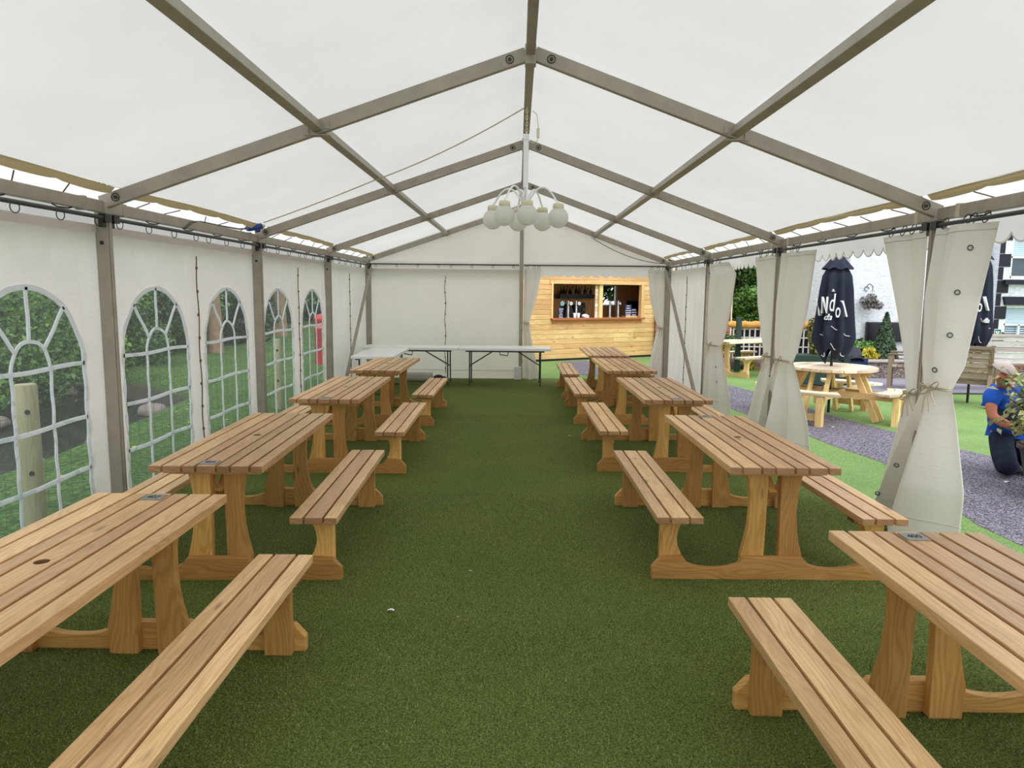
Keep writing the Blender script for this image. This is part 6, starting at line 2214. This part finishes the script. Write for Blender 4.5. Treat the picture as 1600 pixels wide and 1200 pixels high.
# cap: dome on the crown plus a peak, sunglasses, beard
hd = Vector((4.522, 6.735, 1.012))
fw = Vector((0.62, -0.62, -0.48)).normalized()
sd = fw.cross(Vector((0, 0, 1))).normalized()
upv = sd.cross(fw).normalized()
def hp_(a, b, c): return hd + fw * a + sd * b + upv * c
mb = MB()
def dome(u, v):
    a = 2 * PI * u; th = v * PI * 0.46
    return tuple(hp_(0.108 * math.sin(th) * math.cos(a), 0.098 * math.sin(th) * math.sin(a), 0.005 + 0.095 * math.cos(th)))
mb.grid(dome, 28, 10)
cp = part('cap', mb, M_CAP, man)
mb = MB()
mb.grid(lambda u, v: tuple(hp_(0.085 + 0.075 * v * math.cos((u - .5) * 2.2), 0.085 * (2 * u - 1) * (1 - 0.25 * v), -0.012 - 0.02 * v - 0.02 * (2 * u - 1) ** 2)), 14, 6)
mb.grid(lambda u, v: tuple(hp_(0.085 + 0.075 * v * math.cos((u - .5) * 2.2), 0.085 * (2 * u - 1) * (1 - 0.25 * v), -0.017 - 0.02 * v - 0.02 * (2 * u - 1) ** 2)), 14, 6)
part('cap_peak', mb, M_CAP, cp)
mb = MB()
for s in (-1, 1):
    mb.ball(tuple(hp_(0.094, s * 0.036, -0.048)), (0.03, 0.03, 0.02), 12, 8)
    mb.tube([hp_(0.088, s * 0.06, -0.045), hp_(0.02, s * 0.094, -0.045)], 0.004, 6)
mb.tube([hp_(0.105, -0.012, -0.045), hp_(0.105, 0.012, -0.045)], 0.004, 6)
part('sunglasses', mb, M_BLACK, man)
mb = MB()
mb.tube([hp_(0.118, -0.02, -0.108), hp_(0.124, 0.0, -0.11), hp_(0.118, 0.02, -0.108)], 0.005, 6)
part('mouth', mb, mat_plain('lips', (150, 84, 74), 0.5), man)

# crouching person with back to the camera by the planter
X0, Y0 = 6.50, 14.1
J, E = {}, []
jn('pelvis', (X0, Y0 - 0.15, 0.36), 0.14)
jn('belly', (X0, Y0 - 0.05, 0.50), (0.15, 0.11), 'pelvis')
jn('chest', (X0, Y0 + 0.10, 0.63), (0.16, 0.11), 'belly')
jn('neck', (X0, Y0 + 0.24, 0.70), 0.06, 'chest')
jn('head', (X0, Y0 + 0.32, 0.70), 0.085, 'neck')
jn('face', (X0, Y0 + 0.38, 0.66), 0.07, 'head')
for s, n in ((-1, 'l'), (1, 'r')):
    jn(n + 's', (X0 + s * 0.18, Y0 + 0.12, 0.62), 0.06, 'chest')
    jn(n + 'e', (X0 + s * 0.22, Y0 + 0.28, 0.44), 0.045, n + 's')
    jn(n + 'w', (X0 + s * 0.12, Y0 + 0.45, 0.36), 0.03, n + 'e')
    jn(n + 'h', (X0 + s * 0.11, Y0 - 0.10, 0.34), 0.10, 'pelvis')
    jn(n + 'k', (X0 + s * 0.17, Y0 + 0.25, 0.42), 0.065, n + 'h')
    jn(n + 'c', (X0 + s * 0.15, Y0 + 0.08, 0.22), 0.055, n + 'k')
    jn(n + 'a', (X0 + s * 0.13, Y0 - 0.05, 0.07), 0.04, n + 'c')
    jn(n + 'f', (X0 + s * 0.14, Y0 + 0.12, 0.04), 0.034, n + 'a')
    add_hand(J, E, n + 'w', n + 'x', (0, 1, -0.3), (-s, 0, 0), (0, 0.3, 1), 0.6)
cro = person('person crouching with back turned in a dark quilted jacket and navy trousers, by the planter', (X0, Y0, 0.0), J, E)
KJ = {'pelvis': ((X0, Y0 - 0.14, 0.44), (0.17, 0.14)), 'belly': g('belly', (0.19, 0.15)), 'chest': g('chest', (0.20, 0.15)), 'neck': g('neck', 0.10), 'hood': ((X0, Y0 + 0.31, 0.73), 0.115)}
KE = [('pelvis', 'belly'), ('belly', 'chest'), ('chest', 'neck'), ('neck', 'hood')]
for n in 'lr':
    KJ[n + 's'] = g(n + 's', 0.08); KJ[n + 'e'] = g(n + 'e', 0.065); KJ[n + 'w'] = (tuple(Vector(J[n + 'w'][0]) * 0.85 + Vector(J[n + 'e'][0]) * 0.15), 0.05)
    KE += [('chest', n + 's'), (n + 's', n + 'e'), (n + 'e', n + 'w')]
garment('jacket', cro, KJ, KE, 'belly', M_QUILT)
KJ = {'pelvis': g('pelvis', 0.165)}
KE = []
for n in 'lr':
    KJ[n + 'h'] = g(n + 'h', 0.12); KJ[n + 'k'] = g(n + 'k', 0.085); KJ[n + 'c'] = g(n + 'c', 0.075); KJ[n + 'a'] = g(n + 'a', 0.056)
    KE += [('pelvis', n + 'h'), (n + 'h', n + 'k'), (n + 'k', n + 'c'), (n + 'c', n + 'a')]
garment('trousers', cro, KJ, KE, 'pelvis', M_JEAN)
for n in 'lr':
    a = Vector(J[n + 'a'][0]); f_ = Vector(J[n + 'f'][0])
    garment('shoe', cro, {'a': (tuple(a - Vector((0, 0.03, 0.02))), 0.05), 'b': (tuple(f_), 0.046), 'c': (tuple(f_ + Vector((0, 0.07, 0))), 0.036)}, [('a', 'b'), ('b', 'c')], 'a', M_SHOE)
